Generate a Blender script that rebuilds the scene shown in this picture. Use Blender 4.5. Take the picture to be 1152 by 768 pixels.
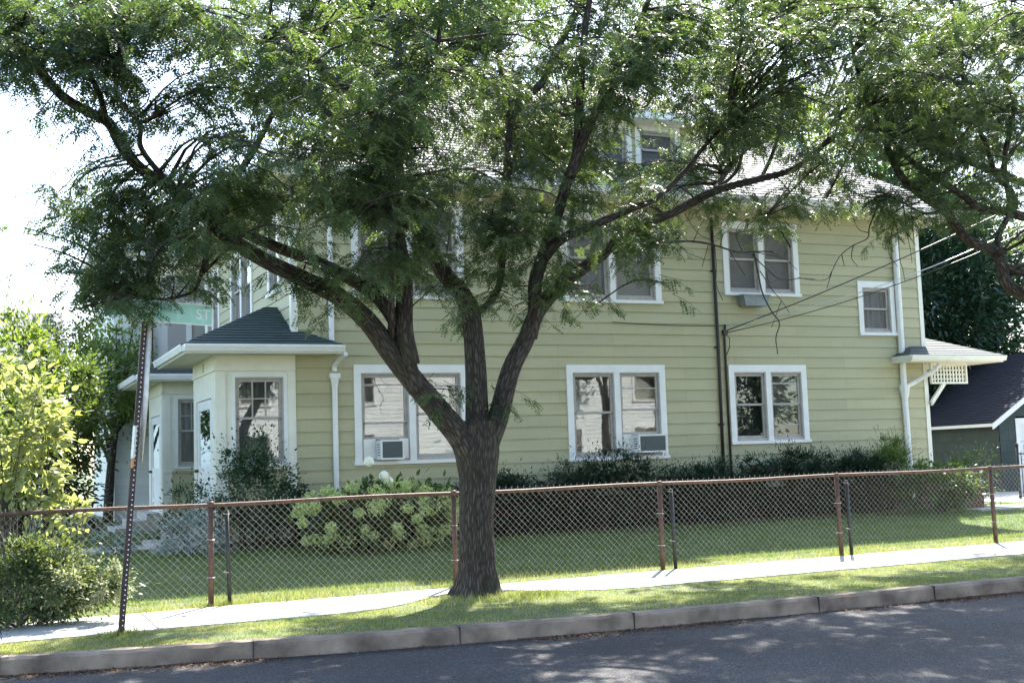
import bpy, math, random
import numpy as np
from mathutils import Vector, Matrix
R_ = math.radians
for o in list(bpy.data.objects): bpy.data.objects.remove(o)
SC = bpy.context.scene
COL = SC.collection

# ------------------------------------------------------------------ camera
F = 1335.0; CX, CY = 576.0, 384.0; EYE = 1.68
def nrm(v):
    v = np.asarray(v, float); return v/np.linalg.norm(v)
_vx = nrm([3570-CX, 412-CY, F])
_vz = nrm([111-CX, -13800, F]); _vz = nrm(_vz-_vx*_vz.dot(_vx))
_vy = np.cross(_vz, _vx)
if _vy[2] < 0: _vy = -_vy
RW = np.stack([_vx, _vy, _vz])           # rows: world axes written in camera axes (right, down, forward)
cam = bpy.data.cameras.new('camera'); cam_o = bpy.data.objects.new('camera', cam); COL.objects.link(cam_o)
cam.sensor_fit = 'HORIZONTAL'; cam.sensor_width = 36.0; cam.lens = F/1152*36
cam.clip_start = .1; cam.clip_end = 3000
_m = np.eye(4); _m[:3, 0] = RW[:, 0]; _m[:3, 1] = -RW[:, 1]; _m[:3, 2] = -RW[:, 2]; _m[:3, 3] = (0, 0, EYE)
cam_o.matrix_world = Matrix(_m.tolist())
SC.camera = cam_o

# ------------------------------------------------------------------ light
SUN_EL = R_(47); sun_dir = nrm([.62*math.cos(SUN_EL), .785*math.cos(SUN_EL), math.sin(SUN_EL)])
w = bpy.data.worlds.new('World'); SC.world = w; w.use_nodes = True
nt = w.node_tree; nt.nodes.clear()
sky = nt.nodes.new('ShaderNodeTexSky'); sky.sky_type = 'NISHITA'; sky.sun_disc = False
sky.sun_elevation = SUN_EL; sky.sun_rotation = math.atan2(sun_dir[0], sun_dir[1])
sky.air_density = 1.0; sky.dust_density = 1.2; sky.ozone_density = .5; sky.altitude = 50
bg = nt.nodes.new('ShaderNodeBackground'); bg.inputs['Strength'].default_value = .15
out = nt.nodes.new('ShaderNodeOutputWorld')
nt.links.new(sky.outputs[0], bg.inputs[0]); nt.links.new(bg.outputs[0], out.inputs[0])
sl = bpy.data.lights.new('sun', 'SUN'); sl.energy = 5.0; sl.angle = R_(.53); sl.color = (1, .945, .86)
so = bpy.data.objects.new('sun', sl); COL.objects.link(so)
so.rotation_mode = 'QUATERNION'; so.rotation_quaternion = Vector(sun_dir.tolist()).to_track_quat('Z', 'Y'); so.location = (20, 40, 40)
SC.view_settings.view_transform = 'Standard'; SC.view_settings.look = 'None'
SC.view_settings.exposure = 2.15; SC.view_settings.gamma = 1.0; SC.view_settings.use_curve_mapping = False
SC.render.engine = 'CYCLES'
SC.cycles.max_bounces = 8; SC.cycles.diffuse_bounces = 4; SC.cycles.glossy_bounces = 3
SC.cycles.transmission_bounces = 4; SC.cycles.transparent_max_bounces = 10
SC.cycles.caustics_reflective = False; SC.cycles.caustics_refractive = False
SC.cycles.use_denoising = True; SC.cycles.denoiser = 'OPENIMAGEDENOISE'; SC.cycles.denoising_input_passes = 'RGB_ALBEDO_NORMAL'; SC.cycles.denoising_prefilter = 'NONE'
SC.cycles.sample_clamp_indirect = 6

# ------------------------------------------------------------------ points read off the photograph
CAM = np.array([0, 0, EYE])
def ray(x, y): return RW @ np.array([x-CX, y-CY, F])
def onY(x, y, Y): d = ray(x, y); return CAM+d*(Y/d[1])
def onX(x, y, X): d = ray(x, y); return CAM+d*(X/d[0])
def onZ(x, y, z=0): d = ray(x, y); return CAM+d*((z-EYE)/d[2])
def onD(x, y, D): return CAM+ray(x, y)*(D/F)

# ------------------------------------------------------------------ mesh builder
def wloc(o):
    p = np.zeros(3)
    while o is not None: p = p+np.array(o.location); o = o.parent
    return p
def link(o, parent=None):
    COL.objects.link(o)
    if parent is not None: o.parent = parent
    return o
def tag(o, label=None, cat=None, group=None, kind=None):
    if label: o['label'] = label
    if cat: o['category'] = cat
    if group: o['group'] = group
    if kind: o['kind'] = kind
    return o
def empty(name, loc, label, cat, group=None):
    o = bpy.data.objects.new(name, None); o.location = tuple(float(c) for c in loc); o.empty_display_size = .2
    COL.objects.link(o); return tag(o, label, cat, group)

class MB:
    def __init__(s): s.v = []; s.f = []; s.uv = []; s.sm = []
    def poly(s, pts, uvs=None, smooth=False):
        pts = [np.asarray(p, float) for p in pts]; i = len(s.v); s.v += pts
        s.f.append(list(range(i, i+len(pts)))); s.sm.append(smooth)
        if uvs is None:
            n = np.abs(np.cross(pts[1]-pts[0], pts[2]-pts[0])); a = int(np.argmax(n))
            k = [(1, 2), (0, 2), (0, 1)][a]; uvs = [(p[k[0]], p[k[1]]) for p in pts]
        s.uv += [tuple(u) for u in uvs]
    def obox(s, o, a, b, c):
        o, a, b, c = (np.asarray(q, float) for q in (o, a, b, c))
        if np.cross(a, b).dot(c) < 0: o = o+a; a = -a
        P = [o, o+a, o+a+b, o+b, o+c, o+a+c, o+a+b+c, o+b+c]
        for q in ((0, 3, 2, 1), (4, 5, 6, 7), (0, 1, 5, 4), (1, 2, 6, 5), (2, 3, 7, 6), (3, 0, 4, 7)): s.poly([P[j] for j in q])
    def box(s, x0, x1, y0, y1, z0, z1): s.obox((x0, y0, z0), (x1-x0, 0, 0), (0, y1-y0, 0), (0, 0, z1-z0))
    def prism(s, pts, ext):
        pts = [np.asarray(p, float) for p in pts]; ext = np.asarray(ext, float)
        s.poly(pts[::-1]); s.poly([p+ext for p in pts])
        for i in range(len(pts)):
            j = (i+1) % len(pts); s.poly([pts[i], pts[j], pts[j]+ext, pts[i]+ext])
    def tube(s, pts, rad, n=8, cap=True, lump=None, smooth=True):
        pts = [np.asarray(p, float) for p in pts]
        if not hasattr(rad, '__len__'): rad = [rad]*len(pts)
        ref = np.array([.3, .1, 1.]) if abs(nrm(pts[-1]-pts[0])[2]) < .9 else np.array([1., .2, 0])
        base = len(s.v); L = 0; Ls = []
        for i, p in enumerate(pts):
            t = nrm(pts[min(i+1, len(pts)-1)]-pts[max(i-1, 0)])
            a = nrm(ref-t*ref.dot(t)); ref = a; b = np.cross(t, a)
            if i: L += np.linalg.norm(p-pts[i-1])
            Ls.append(L)
            for k in range(n):
                th = 2*math.pi*k/n
                r = rad[i]*(lump(th, L, i) if lump else 1)
                s.v.append(p+r*(a*math.cos(th)+b*math.sin(th)))
        c = 2*math.pi*rad[0]
        for i in range(len(pts)-1):
            for k in range(n):
                k2 = (k+1) % n; A = base+i*n
                s.f.append([A+k, A+k2, A+n+k2, A+n+k]); s.sm.append(smooth)
                s.uv += [(c*k/n, Ls[i]), (c*(k+1)/n, Ls[i]), (c*(k+1)/n, Ls[i+1]), (c*k/n, Ls[i+1])]
        if cap:
            for q, r in ((base, True), (base+(len(pts)-1)*n, False)):
                idx = list(range(q, q+n)); idx = idx[::-1] if r else idx
                s.f.append(idx); s.sm.append(False); s.uv += [(0, 0)]*n
    def lap(s, o, u, v, n, v1, ex, left, right, th=.02, holes=(), v0=0.0, shift=None, backs=True):
        """overlapping courses (clapboards, shingles) on a plane; left/right give the edge at height t"""
        o, u, v, n = (np.asarray(q, float) for q in (o, u, v, n))
        k = 0; t = v0
        while t < v1-1e-4:
            b = min(t+ex, v1); cuts = {t, b}
            for h in holes:
                for z in (h[2], h[3]):
                    if t < z < b: cuts.add(z)
            cuts = sorted(cuts)
            for c0, c1 in zip(cuts[:-1], cuts[1:]):
                l0, r0, l1, r1 = left(c0), right(c0), left(c1), right(c1)
                if r0-l0 < 1e-3 and r1-l1 < 1e-3: continue
                mid = (c0+c1)/2; iv = [(l0, r0, l1, r1)]
                for h in holes:
                    if h[2] < mid < h[3]:
                        nw = []
                        for (a0, b0, a1, b1) in iv:
                            if h[1] <= a0 or h[0] >= b0: nw.append((a0, b0, a1, b1)); continue
                            if h[0] > a0: nw.append((a0, h[0], a1, h[0]))
                            if h[1] < b0: nw.append((h[1], b0, h[1], b1))
                        iv = nw
                d0 = th*(1-.85*(c0-t)/ex); d1 = th*(1-.85*(c1-t)/ex)
                for (a0, b0, a1, b1) in iv:
                    s.poly([o+u*a0+v*c0+n*d0, o+u*b0+v*c0+n*d0, o+u*b1+v*c1+n*d1, o+u*a1+v*c1+n*d1], [(a0, c0), (b0, c0), (b1, c1), (a1, c1)])
                    if c0 == t: s.poly([o+u*a0+v*c0, o+u*b0+v*c0, o+u*b0+v*c0+n*d0, o+u*a0+v*c0+n*d0], [(a0, c0-.004), (b0, c0-.004), (b0, c0), (a0, c0)])
            t = b; k += 1
    def build(s, name, mat, parent=None, loc=None):
        if parent is not None: off = wloc(parent)+(0 if loc is None else np.asarray(loc, float))
        else: off = np.asarray(loc if loc is not None else (0, 0, 0), float)
        me = bpy.data.meshes.new(name)
        me.from_pydata([tuple(p-off) for p in s.v], [], s.f)
        me.uv_layers.new(name='UVMap').data.foreach_set('uv', np.array(s.uv, np.float32).ravel())
        me.polygons.foreach_set('use_smooth', s.sm)
        me.materials.append(mat); me.update()
        o = bpy.data.objects.new(name, me)
        if loc is not None: o.location = tuple(float(c) for c in loc)
        return link(o, parent)

def build_np(name, V, k, mat, parent=None, loc=None, smooth=False):
    """V: (faces*k, 3) separate k-gons"""
    V = np.asarray(V, np.float32).reshape(-1, 3); nf = len(V)//k
    off = wloc(parent) if parent is not None else np.zeros(3)
    if loc is not None: off = off+np.asarray(loc, float)
    me = bpy.data.meshes.new(name)
    me.vertices.add(len(V)); me.vertices.foreach_set('co', (V-off.astype(np.float32)).ravel())
    me.loops.add(len(V)); me.loops.foreach_set('vertex_index', np.arange(len(V), dtype=np.int32))
    me.polygons.add(nf); me.polygons.foreach_set('loop_start', np.arange(0, len(V), k, dtype=np.int32))
    me.materials.append(mat); me.update(calc_edges=True)
    o = bpy.data.objects.new(name, me)
    if loc is not None: o.location = tuple(float(c) for c in loc)
    return link(o, parent)

def unit(a): return a/np.maximum(np.linalg.norm(a, axis=-1, keepdims=True), 1e-9)
def blades(P, D, N, L, W, tmpl, droop=0.0):
    """polygons shaped by tmpl (along, across) at P, pointing along D, facing N"""
    D = unit(D); S = unit(np.cross(D, N)); N2 = np.cross(S, D)
    T = np.array(tmpl)
    V = P[:, None]+D[:, None]*(L[:, None, None]*T[None, :, :1])+S[:, None]*(W[:, None, None]*T[None, :, 1:2]) \
        - N2[:, None]*(L[:, None, None]*droop*T[None, :, :1]**2)
    return V.reshape(-1, 3)
OVATE = [(0, 0), (.25, .42), (.6, .4), (1, 0), (.6, -.4), (.25, -.42)]
DIAM = [(0, 0), (.45, .5), (1, 0), (.45, -.5)]

# ------------------------------------------------------------------ materials
def mat_new(name):
    m = bpy.data.materials.new(name); m.use_nodes = True; return m, m.node_tree, m.node_tree.nodes['Principled BSDF']
def noise(nt, scale, det=4, rough=.55, coord='Object', vec=None, map_scale=None):
    n = nt.nodes.new('ShaderNodeTexNoise'); n.inputs['Scale'].default_value = scale; n.inputs['Detail'].default_value = det
    n.inputs['Roughness'].default_value = rough
    if vec is None:
        tc = nt.nodes.new('ShaderNodeTexCoord'); vec = tc.outputs[coord]
    if map_scale is not None:
        mp = nt.nodes.new('ShaderNodeMapping'); mp.inputs['Scale'].default_value = map_scale
        nt.links.new(vec, mp.inputs['Vector']); vec = mp.outputs[0]
    nt.links.new(vec, n.inputs['Vector']); return n
def ramp(nt, fac, stops):
    r = nt.nodes.new('ShaderNodeValToRGB'); e = r.color_ramp.elements
    while len(e) < len(stops): e.new(.5)
    for q, (p, c) in zip(e, stops): q.position = p; q.color = (*c, 1)
    nt.links.new(fac, r.inputs[0]); return r.outputs[0]
def mixc(nt, a, b, fac, mode='MIX'):
    m = nt.nodes.new('ShaderNodeMix'); m.data_type = 'RGBA'; m.blend_type = mode
    for sock, val in ((m.inputs[0], fac), (m.inputs[6], a), (m.inputs[7], b)):
        if hasattr(val, 'is_linked'): nt.links.new(val, sock)
        elif isinstance(val, tuple): sock.default_value = (*val, 1)
        else: sock.default_value = val
    return m.outputs[2]
def bump(nt, bsdf, h, strength=.3, dist=.01):
    b = nt.nodes.new('ShaderNodeBump'); b.inputs['Strength'].default_value = strength; b.inputs['Distance'].default_value = dist
    nt.links.new(h, b.inputs['Height']); nt.links.new(b.outputs[0], bsdf.inputs['Normal'])
def rough_mat(name, c1, c2, scale=6, rough=.7, bmp=.15, metal=0, det=5, map_scale=None, third=None, spec=.5, lo=.35, hi=.65):
    m, nt, b = mat_new(name); n = noise(nt, scale, det, map_scale=map_scale)
    st = [(lo, c1), (hi, c2)]
    if third: st.append((min(hi+.12, 1), third))
    nt.links.new(ramp(nt, n.outputs[0], st), b.inputs['Base Color'])
    b.inputs['Roughness'].default_value = rough; b.inputs['Metallic'].default_value = metal
    b.inputs['Specular IOR Level'].default_value = spec
    if bmp: bump(nt, b, n.outputs[0], bmp)
    return m
def leaf_mat(name, cols, trans=.45, rough=.42, gloss=.5, tint=(1.25, 1.15, .45), clump=1.2):
    m, nt, b = mat_new(name); nt.nodes.remove(b)
    geo = nt.nodes.new('ShaderNodeNewGeometry'); n = noise(nt, clump, 3)
    add = nt.nodes.new('ShaderNodeMath'); add.operation = 'MULTIPLY_ADD'; add.inputs[1].default_value = .55
    nt.links.new(geo.outputs['Random Per Island'], add.inputs[0])
    sub = nt.nodes.new('ShaderNodeMath'); sub.operation = 'MULTIPLY_ADD'; sub.inputs[1].default_value = 1.1; sub.inputs[2].default_value = -.33
    nt.links.new(n.outputs[0], sub.inputs[0]); nt.links.new(sub.outputs[0], add.inputs[2])
    k = len(cols); col = ramp(nt, add.outputs[0], [(i/(k-1), c) for i, c in enumerate(cols)])
    d = nt.nodes.new('ShaderNodeBsdfPrincipled'); d.inputs['Roughness'].default_value = rough; d.inputs['Specular IOR Level'].default_value = gloss
    nt.links.new(col, d.inputs['Base Color'])
    t = nt.nodes.new('ShaderNodeBsdfTranslucent'); tc = mixc(nt, col, tint, 1.0, 'MULTIPLY'); nt.links.new(tc, t.inputs[0])
    sc = nt.nodes.new('ShaderNodeVectorMath'); sc.operation = 'SCALE'; sc.inputs['Scale'].default_value = 1.9
    nt.links.new(tc, sc.inputs[0]); nt.links.new(sc.outputs[0], t.inputs[0])
    mx = nt.nodes.new('ShaderNodeMixShader'); mx.inputs[0].default_value = trans
    nt.links.new(d.outputs[0], mx.inputs[1]); nt.links.new(t.outputs[0], mx.inputs[2])
    nt.links.new(mx.outputs[0], nt.nodes['Material Output'].inputs[0]); return m
def uvnode(nt):
    u = nt.nodes.new('ShaderNodeUVMap'); u.uv_map = 'UVMap'; return u.outputs[0]
def siding_mat(name, c1, c2, dirt):
    m, nt, b = mat_new(name); uv = uvnode(nt)
    n1 = noise(nt, 1.1, 4, vec=uv, map_scale=(.5, 2.4, 1)); n2 = noise(nt, 6, 5, vec=uv, map_scale=(3, .5, 1))
    br = nt.nodes.new('ShaderNodeTexBrick'); br.inputs['Scale'].default_value = 1; br.inputs['Mortar Size'].default_value = .0025
    br.inputs['Brick Width'].default_value = 3.05; br.inputs['Row Height'].default_value = .2408; br.offset = .43
    br.inputs['Color1'].default_value = (.88, .90, .90, 1); br.inputs['Color2'].default_value = (1, 1, 1, 1); br.inputs['Mortar'].default_value = (.55, .55, .5, 1)
    br.inputs['Mortar Smooth'].default_value = .2
    nt.links.new(uv, br.inputs['Vector'])
    col = ramp(nt, n1.outputs[0], [(.3, c1), (.7, c2)])
    col = mixc(nt, col, br.outputs[0], 1.0, 'MULTIPLY')
    fm = ramp(nt, n2.outputs[0], [(.52, (0, 0, 0)), (.8, (.3, .3, .3))])
    col = mixc(nt, col, dirt, fm)
    nt.links.new(col, b.inputs['Base Color']); b.inputs['Roughness'].default_value = .6; b.inputs['Specular IOR Level'].default_value = .35
    bump(nt, b, n2.outputs[0], .08, .004); return m
def shingle_mat(name, c1, c2, c3, width=.3, row=.14, rough=.85):
    m, nt, b = mat_new(name); uv = uvnode(nt)
    br = nt.nodes.new('ShaderNodeTexBrick'); br.inputs['Scale'].default_value = 1; br.inputs['Mortar Size'].default_value = .004
    br.inputs['Brick Width'].default_value = width; br.inputs['Row Height'].default_value = row; br.offset = .37; br.squash = 1
    br.inputs['Color1'].default_value = (*c1, 1); br.inputs['Color2'].default_value = (*c2, 1); br.inputs['Mortar'].default_value = (*[q*.45 for q in c1], 1)
    nt.links.new(uv, br.inputs['Vector'])
    n = noise(nt, 1.3, 5, vec=uv); g = noise(nt, 160, 2, vec=uv)
    col = mixc(nt, br.outputs[0], c3, ramp(nt, n.outputs[0], [(.4, (0, 0, 0)), (.75, (.7, .7, .7))]))
    col = mixc(nt, col, ramp(nt, g.outputs[0], [(.3, (.6, .6, .6)), (.7, (1.3, 1.3, 1.3))]), 1.0, 'MULTIPLY')
    nt.links.new(col, b.inputs['Base Color']); b.inputs['Roughness'].default_value = rough; b.inputs['Specular IOR Level'].default_value = .45
    bump(nt, b, g.outputs[0], .3, .004); return m

M = {}
M['siding'] = siding_mat('green_siding', (.425, .396, .240), (.482, .450, .282), (.30, .28, .172))
M['white'] = rough_mat('white_trim', (.80, .80, .78), (.74, .74, .71), 3, .45, .03)
M['cream'] = rough_mat('cream_paint', (.80, .78, .68), (.74, .72, .62), 4, .5, .05, third=(.62, .59, .5))
M['greysash'] = rough_mat('weathered_sash', (.44, .41, .37), (.36, .33, .30), 8, .6, .05)
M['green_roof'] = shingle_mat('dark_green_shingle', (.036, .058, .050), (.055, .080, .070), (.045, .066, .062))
M['main_roof'] = shingle_mat('weathered_shingle', (.20, .20, .20), (.26, .26, .26), (.23, .22, .23), rough=.75)
M['grey_roof'] = shingle_mat('grey_shingle', (.105, .125, .125), (.15, .17, .165), (.09, .11, .105))
M['black_roof'] = shingle_mat('charcoal_shingle', (.008, .010, .017), (.014, .017, .026), (.010, .012, .02), rough=1.0)
M['shake'] = shingle_mat('green_shake', (.042, .060, .054), (.058, .078, .072), (.035, .05, .045), width=.28, row=.32, rough=.8)
M['stucco'] = rough_mat('stucco', (.40, .385, .37), (.33, .32, .31), 90, .9, .3, det=3)
M['blackpipe'] = rough_mat('black_pipe', (.015, .014, .012), (.03, .025, .02), 20, .5, .05)
M['rust'] = rough_mat('rusty_pipe', (.07, .038, .027), (.135, .072, .048), 22, .65, .3, metal=.15, third=(.26, .18, .14))
M['darkmetal'] = rough_mat('dark_steel', (.025, .03, .03), (.05, .05, .045), 30, .55, .15, metal=.4)
M['wire'] = rough_mat('galvanised_wire', (.42, .385, .34), (.28, .235, .19), 9, .4, 0, metal=.3)
M['galv'] = rough_mat('galvanised_steel', (.48, .48, .48), (.62, .62, .61), 25, .45, .05, metal=.5)
M['signpost'] = rough_mat('brown_sign_post', (.032, .02, .018), (.065, .033, .028), 22, .6, .1, metal=.2)
M['signgreen'] = rough_mat('glare_sign_green', (.28, .62, .50), (.38, .69, .58), 9, .3, 0, third=(.5, .77, .68))  # green paled in the colour to imitate glare and sky reflection
M['signdark'] = rough_mat('sign_green', (.02, .17, .12), (.03, .22, .16), 9, .35, 0)
M['signwhite'] = rough_mat('sign_white', (.85, .87, .85), (.8, .83, .8), 9, .3, 0)
M['orange'] = rough_mat('sign_orange', (.65, .28, .08), (.55, .22, .07), 9, .4, 0)
M['acwhite'] = rough_mat('appliance_white', (.76, .75, .71), (.70, .69, .65), 5, .4, 0)
M['acgrill'] = rough_mat('appliance_coil', (.05, .075, .085), (.09, .115, .12), 60, .5, .2, map_scale=(1, 1, 8))
M['boxgrey'] = rough_mat('grey_box', (.17, .19, .19), (.23, .25, .245), 8, .5, .05, metal=.2)
M['bark'] = None
M['brick'] = None

def bark():
    m, nt, b = mat_new('furrowed_bark'); uv = uvnode(nt)
    n1 = noise(nt, 1, 6, .6, vec=uv, map_scale=(34, 11, 1)); n2 = noise(nt, 1, 5, .6, vec=uv, map_scale=(90, 50, 1)); n3 = noise(nt, 1.4, 4)
    vo = nt.nodes.new('ShaderNodeTexVoronoi'); vo.feature = 'DISTANCE_TO_EDGE'; vo.inputs['Scale'].default_value = 1
    mp = nt.nodes.new('ShaderNodeMapping'); mp.inputs['Scale'].default_value = (25, 6, 1)
    wob = mixc(nt, uv, n1.outputs[1], .03); nt.links.new(wob, mp.inputs['Vector']); nt.links.new(mp.outputs[0], vo.inputs['Vector'])
    h = ramp(nt, vo.outputs[0], [(0, (0, 0, 0)), (.28, (.8, .8, .8)), (.6, (1, 1, 1))])
    h = mixc(nt, h, n1.outputs[0], .45); h = mixc(nt, h, n2.outputs[0], .25)
    col = ramp(nt, h, [(.22, (.014, .010, .008)), (.45, (.06, .048, .038)), (.7, (.13, .108, .086)), (.9, (.19, .165, .135))])
    col = mixc(nt, col, (.045, .05, .03), ramp(nt, n3.outputs[0], [(.5, (0, 0, 0)), (.7, (.55, .55, .55))]))
    nt.links.new(col, b.inputs['Base Color']); b.inputs['Roughness'].default_value = .9; b.inputs['Specular IOR Level'].default_value = .25
    bump(nt, b, h, 1.0, .045); return m
M['bark'] = bark()
M['twig'] = rough_mat('twig_bark', (.05, .04, .032), (.09, .072, .055), 20, .85, .2)
def brick():
    m, nt, b = mat_new('red_brick'); uv = uvnode(nt)
    br = nt.nodes.new('ShaderNodeTexBrick'); br.inputs['Scale'].default_value = 1; br.inputs['Mortar Size'].default_value = .006
    br.inputs['Brick Width'].default_value = .21; br.inputs['Row Height'].default_value = .073
    br.inputs['Color1'].default_value = (.085, .027, .022, 1); br.inputs['Color2'].default_value = (.13, .042, .032, 1); br.inputs['Mortar'].default_value = (.12, .10, .09, 1)
    nt.links.new(uv, br.inputs['Vector']); nt.links.new(br.outputs[0], b.inputs['Base Color']); b.inputs['Roughness'].default_value = .85
    bump(nt, b, br.outputs[1], -.4, .006); return m
M['brick'] = brick()
def asphalt():
    m, nt, b = mat_new('asphalt'); n = noise(nt, 70, 4, .75); n2 = noise(nt, .55, 4); n3 = noise(nt, 2.2, 5, map_scale=(.35, 1.6, 1))
    c = ramp(nt, n.outputs[0], [(.3, (.016, .016, .0165)), (.53, (.040, .039, .040)), (.68, (.17, .165, .16))])
    c = mixc(nt, c, ramp(nt, n2.outputs[0], [(.35, (.75, .75, .76)), (.65, (1.2, 1.2, 1.22))]), 1.0, 'MULTIPLY')
    c = mixc(nt, c, (.035, .034, .037), ramp(nt, n3.outputs[0], [(.55, (0, 0, 0)), (.68, (.5, .5, .5))]))
    nt.links.new(c, b.inputs['Base Color']); b.inputs['Roughness'].default_value = .85; b.inputs['Specular IOR Level'].default_value = .25
    bump(nt, b, n.outputs[0], .6, .008); return m
M['asphalt'] = asphalt()
M['concrete'] = rough_mat('sidewalk_concrete', (.40, .385, .35), (.48, .465, .43), 3.5, .9, .08, det=8)
M['kerb'] = rough_mat('kerb_stone', (.095, .07, .052), (.28, .215, .16), 2.6, .92, .6, det=12, third=(.40, .34, .28))
M['kerbjoint'] = rough_mat('kerb_joint', (.03, .026, .022), (.05, .04, .035), 20, .95, 0)
def lawn():
    m, nt, b = mat_new('lawn_soil'); n = noise(nt, 2.5, 6); n2 = noise(nt, 40, 4)
    c = ramp(nt, n.outputs[0], [(.3, (.065, .10, .03)), (.55, (.10, .13, .045)), (.75, (.20, .18, .10))])
    c = mixc(nt, c, ramp(nt, n2.outputs[0], [(.3, (.5, .5, .5)), (.7, (1.3, 1.3, 1.3))]), 1.0, 'MULTIPLY')
    nt.links.new(c, b.inputs['Base Color']); b.inputs['Roughness'].default_value = .95; bump(nt, b, n2.outputs[0], .6, .03); return m
M['lawn'] = lawn()
M['soil'] = rough_mat('bed_soil', (.035, .024, .017), (.075, .05, .035), 30, .95, .5)
M['grass'] = leaf_mat('grass_blades', [(.09, .135, .035), (.15, .19, .06), (.26, .26, .115), (.42, .38, .22)], .35, .6, .2, (1.1, 1.1, .6), 1.1)
M['lawngrass'] = leaf_mat('lawn_blades', [(.06, .115, .03), (.085, .15, .04), (.12, .18, .055), (.18, .21, .09)], .35, .6, .2, (1.1, 1.1, .6), 1.1)
M['mid_tree'] = leaf_mat('garden_tree_leaves', [(.05, .085, .025), (.075, .12, .035), (.11, .155, .05)], .3, .45, .4)
M['spirea'] = leaf_mat('spirea_leaves', [(.05, .08, .038), (.09, .125, .06), (.15, .175, .10)], .3, .5, .3)
M['locust'] = leaf_mat('locust_leaflets', [(.038, .064, .052), (.047, .078, .054), (.060, .097, .053), (.105, .155, .055)], .43, .45, .45, (1.35, 1.25, .38), .55)
M['yew'] = leaf_mat('yew_needles', [(.010, .026, .015), (.016, .040, .020), (.028, .06, .026)], .12, .45, .4, (1.1, 1.1, .6))
M['maple'] = leaf_mat('sapling_leaves', [(.15, .185, .085), (.21, .24, .125), (.28, .30, .18)], .42, .55, .25, (1.15, 1.1, .55))
M['shrub'] = leaf_mat('shrub_leaves', [(.03, .065, .02), (.055, .10, .03), (.09, .13, .045)], .35, .45, .4)
M['pale'] = leaf_mat('pale_leaves', [(.12, .15, .08), (.22, .24, .15), (.33, .34, .25)], .35, .5, .3, (1.1, 1.1, .8))
M['dark_tree'] = leaf_mat('dark_tree_leaves', [(.013, .034, .022), (.02, .05, .03), (.032, .068, .036)], .2, .42, .45)
M['bright_tree'] = leaf_mat('bright_tree_leaves', [(.08, .13, .03), (.12, .18, .045), (.17, .225, .07)], .5, .5, .3)
M['rose'] = leaf_mat('rose_leaves', [(.02, .05, .03), (.03, .07, .035), (.05, .09, .05)], .25, .4, .5)
M['thuja'] = leaf_mat('thuja_sprays', [(.04, .085, .02), (.07, .12, .03), (.10, .15, .045)], .3, .5, .3)
M['silver'] = leaf_mat('silver_leaves', [(.14, .19, .17), (.2, .26, .24), (.28, .34, .32)], .25, .5, .3, (1, 1.05, .9))
M['bloom'] = leaf_mat('hydrangea_petals', [(.30, .36, .14), (.42, .47, .22), (.55, .58, .34)], .35, .5, .3, (1.1, 1.1, .7), 3)
M['whitebloom'] = leaf_mat('white_petals', [(.75, .76, .68), (.82, .82, .76), (.85, .85, .82)], .3, .5, .3, (1, 1, .95), 3)
M['litter'] = leaf_mat('fallen_leaves', [(.05, .027, .016), (.09, .048, .026), (.15, .085, .045), (.24, .17, .10)], .15, .7, .2, (1.1, 1, .7), 2)
M['whiteclap'] = siding_mat('white_clapboard', (.78, .78, .75), (.82, .82, .8), (.7, .7, .66))
M['soffit'] = rough_mat('soffit_boards', (.66, .63, .52), (.60, .57, .47), 5, .6, .05)
def glass():
    m, nt, b = mat_new('window_glass'); nt.nodes.remove(b)
    g = nt.nodes.new('ShaderNodeBsdfGlossy'); g.inputs['Roughness'].default_value = .015; g.inputs[0].default_value = (.9, .95, .95, 1)
    t = nt.nodes.new('ShaderNodeBsdfTransparent'); t.inputs[0].default_value = (.82, .85, .84, 1)
    fr = nt.nodes.new('ShaderNodeFresnel'); fr.inputs[0].default_value = 1.5
    ad = nt.nodes.new('ShaderNodeMath'); ad.operation = 'MULTIPLY_ADD'; ad.inputs[1].default_value = 1.2; ad.inputs[2].default_value = .075
    nt.links.new(fr.outputs[0], ad.inputs[0])
    n = noise(nt, 2.2, 2); bp = nt.nodes.new('ShaderNodeBump'); bp.inputs['Strength'].default_value = .014; bp.inputs['Distance'].default_value = .03
    nt.links.new(n.outputs[0], bp.inputs['Height']); nt.links.new(bp.outputs[0], g.inputs['Normal'])
    mx = nt.nodes.new('ShaderNodeMixShader'); nt.links.new(ad.outputs[0], mx.inputs[0]); nt.links.new(t.outputs[0], mx.inputs[1]); nt.links.new(g.outputs[0], mx.inputs[2])
    nt.links.new(mx.outputs[0], nt.nodes['Material Output'].inputs[0]); return m
M['glass'] = glass()
def screened():
    m, nt, b = mat_new('insect_screen'); b.inputs['Base Color'].default_value = (.19, .18, .165, 1); b.inputs['Roughness'].default_value = .6
    t = nt.nodes.new('ShaderNodeBsdfTransparent'); mx = nt.nodes.new('ShaderNodeMixShader'); mx.inputs[0].default_value = .5
    nt.links.new(t.outputs[0], mx.inputs[1]); nt.links.new(b.outputs[0], mx.inputs[2]); nt.links.new(mx.outputs[0], nt.nodes['Material Output'].inputs[0]); return m
M['screen'] = screened()
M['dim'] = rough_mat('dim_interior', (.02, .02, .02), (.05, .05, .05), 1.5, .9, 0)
M['blind'] = rough_mat('pale_blind', (.42, .40, .35), (.50, .48, .42), 1, .8, 0, map_scale=(.2, .2, 22))
M['curtain'] = rough_mat('lace_curtain', (.16, .16, .16), (.34, .34, .34), 7, .9, 0, map_scale=(1.6, 1.6, .12))
M['shade'] = rough_mat('grey_shade', (.20, .185, .165), (.29, .27, .24), 3, .9, 0)

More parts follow.
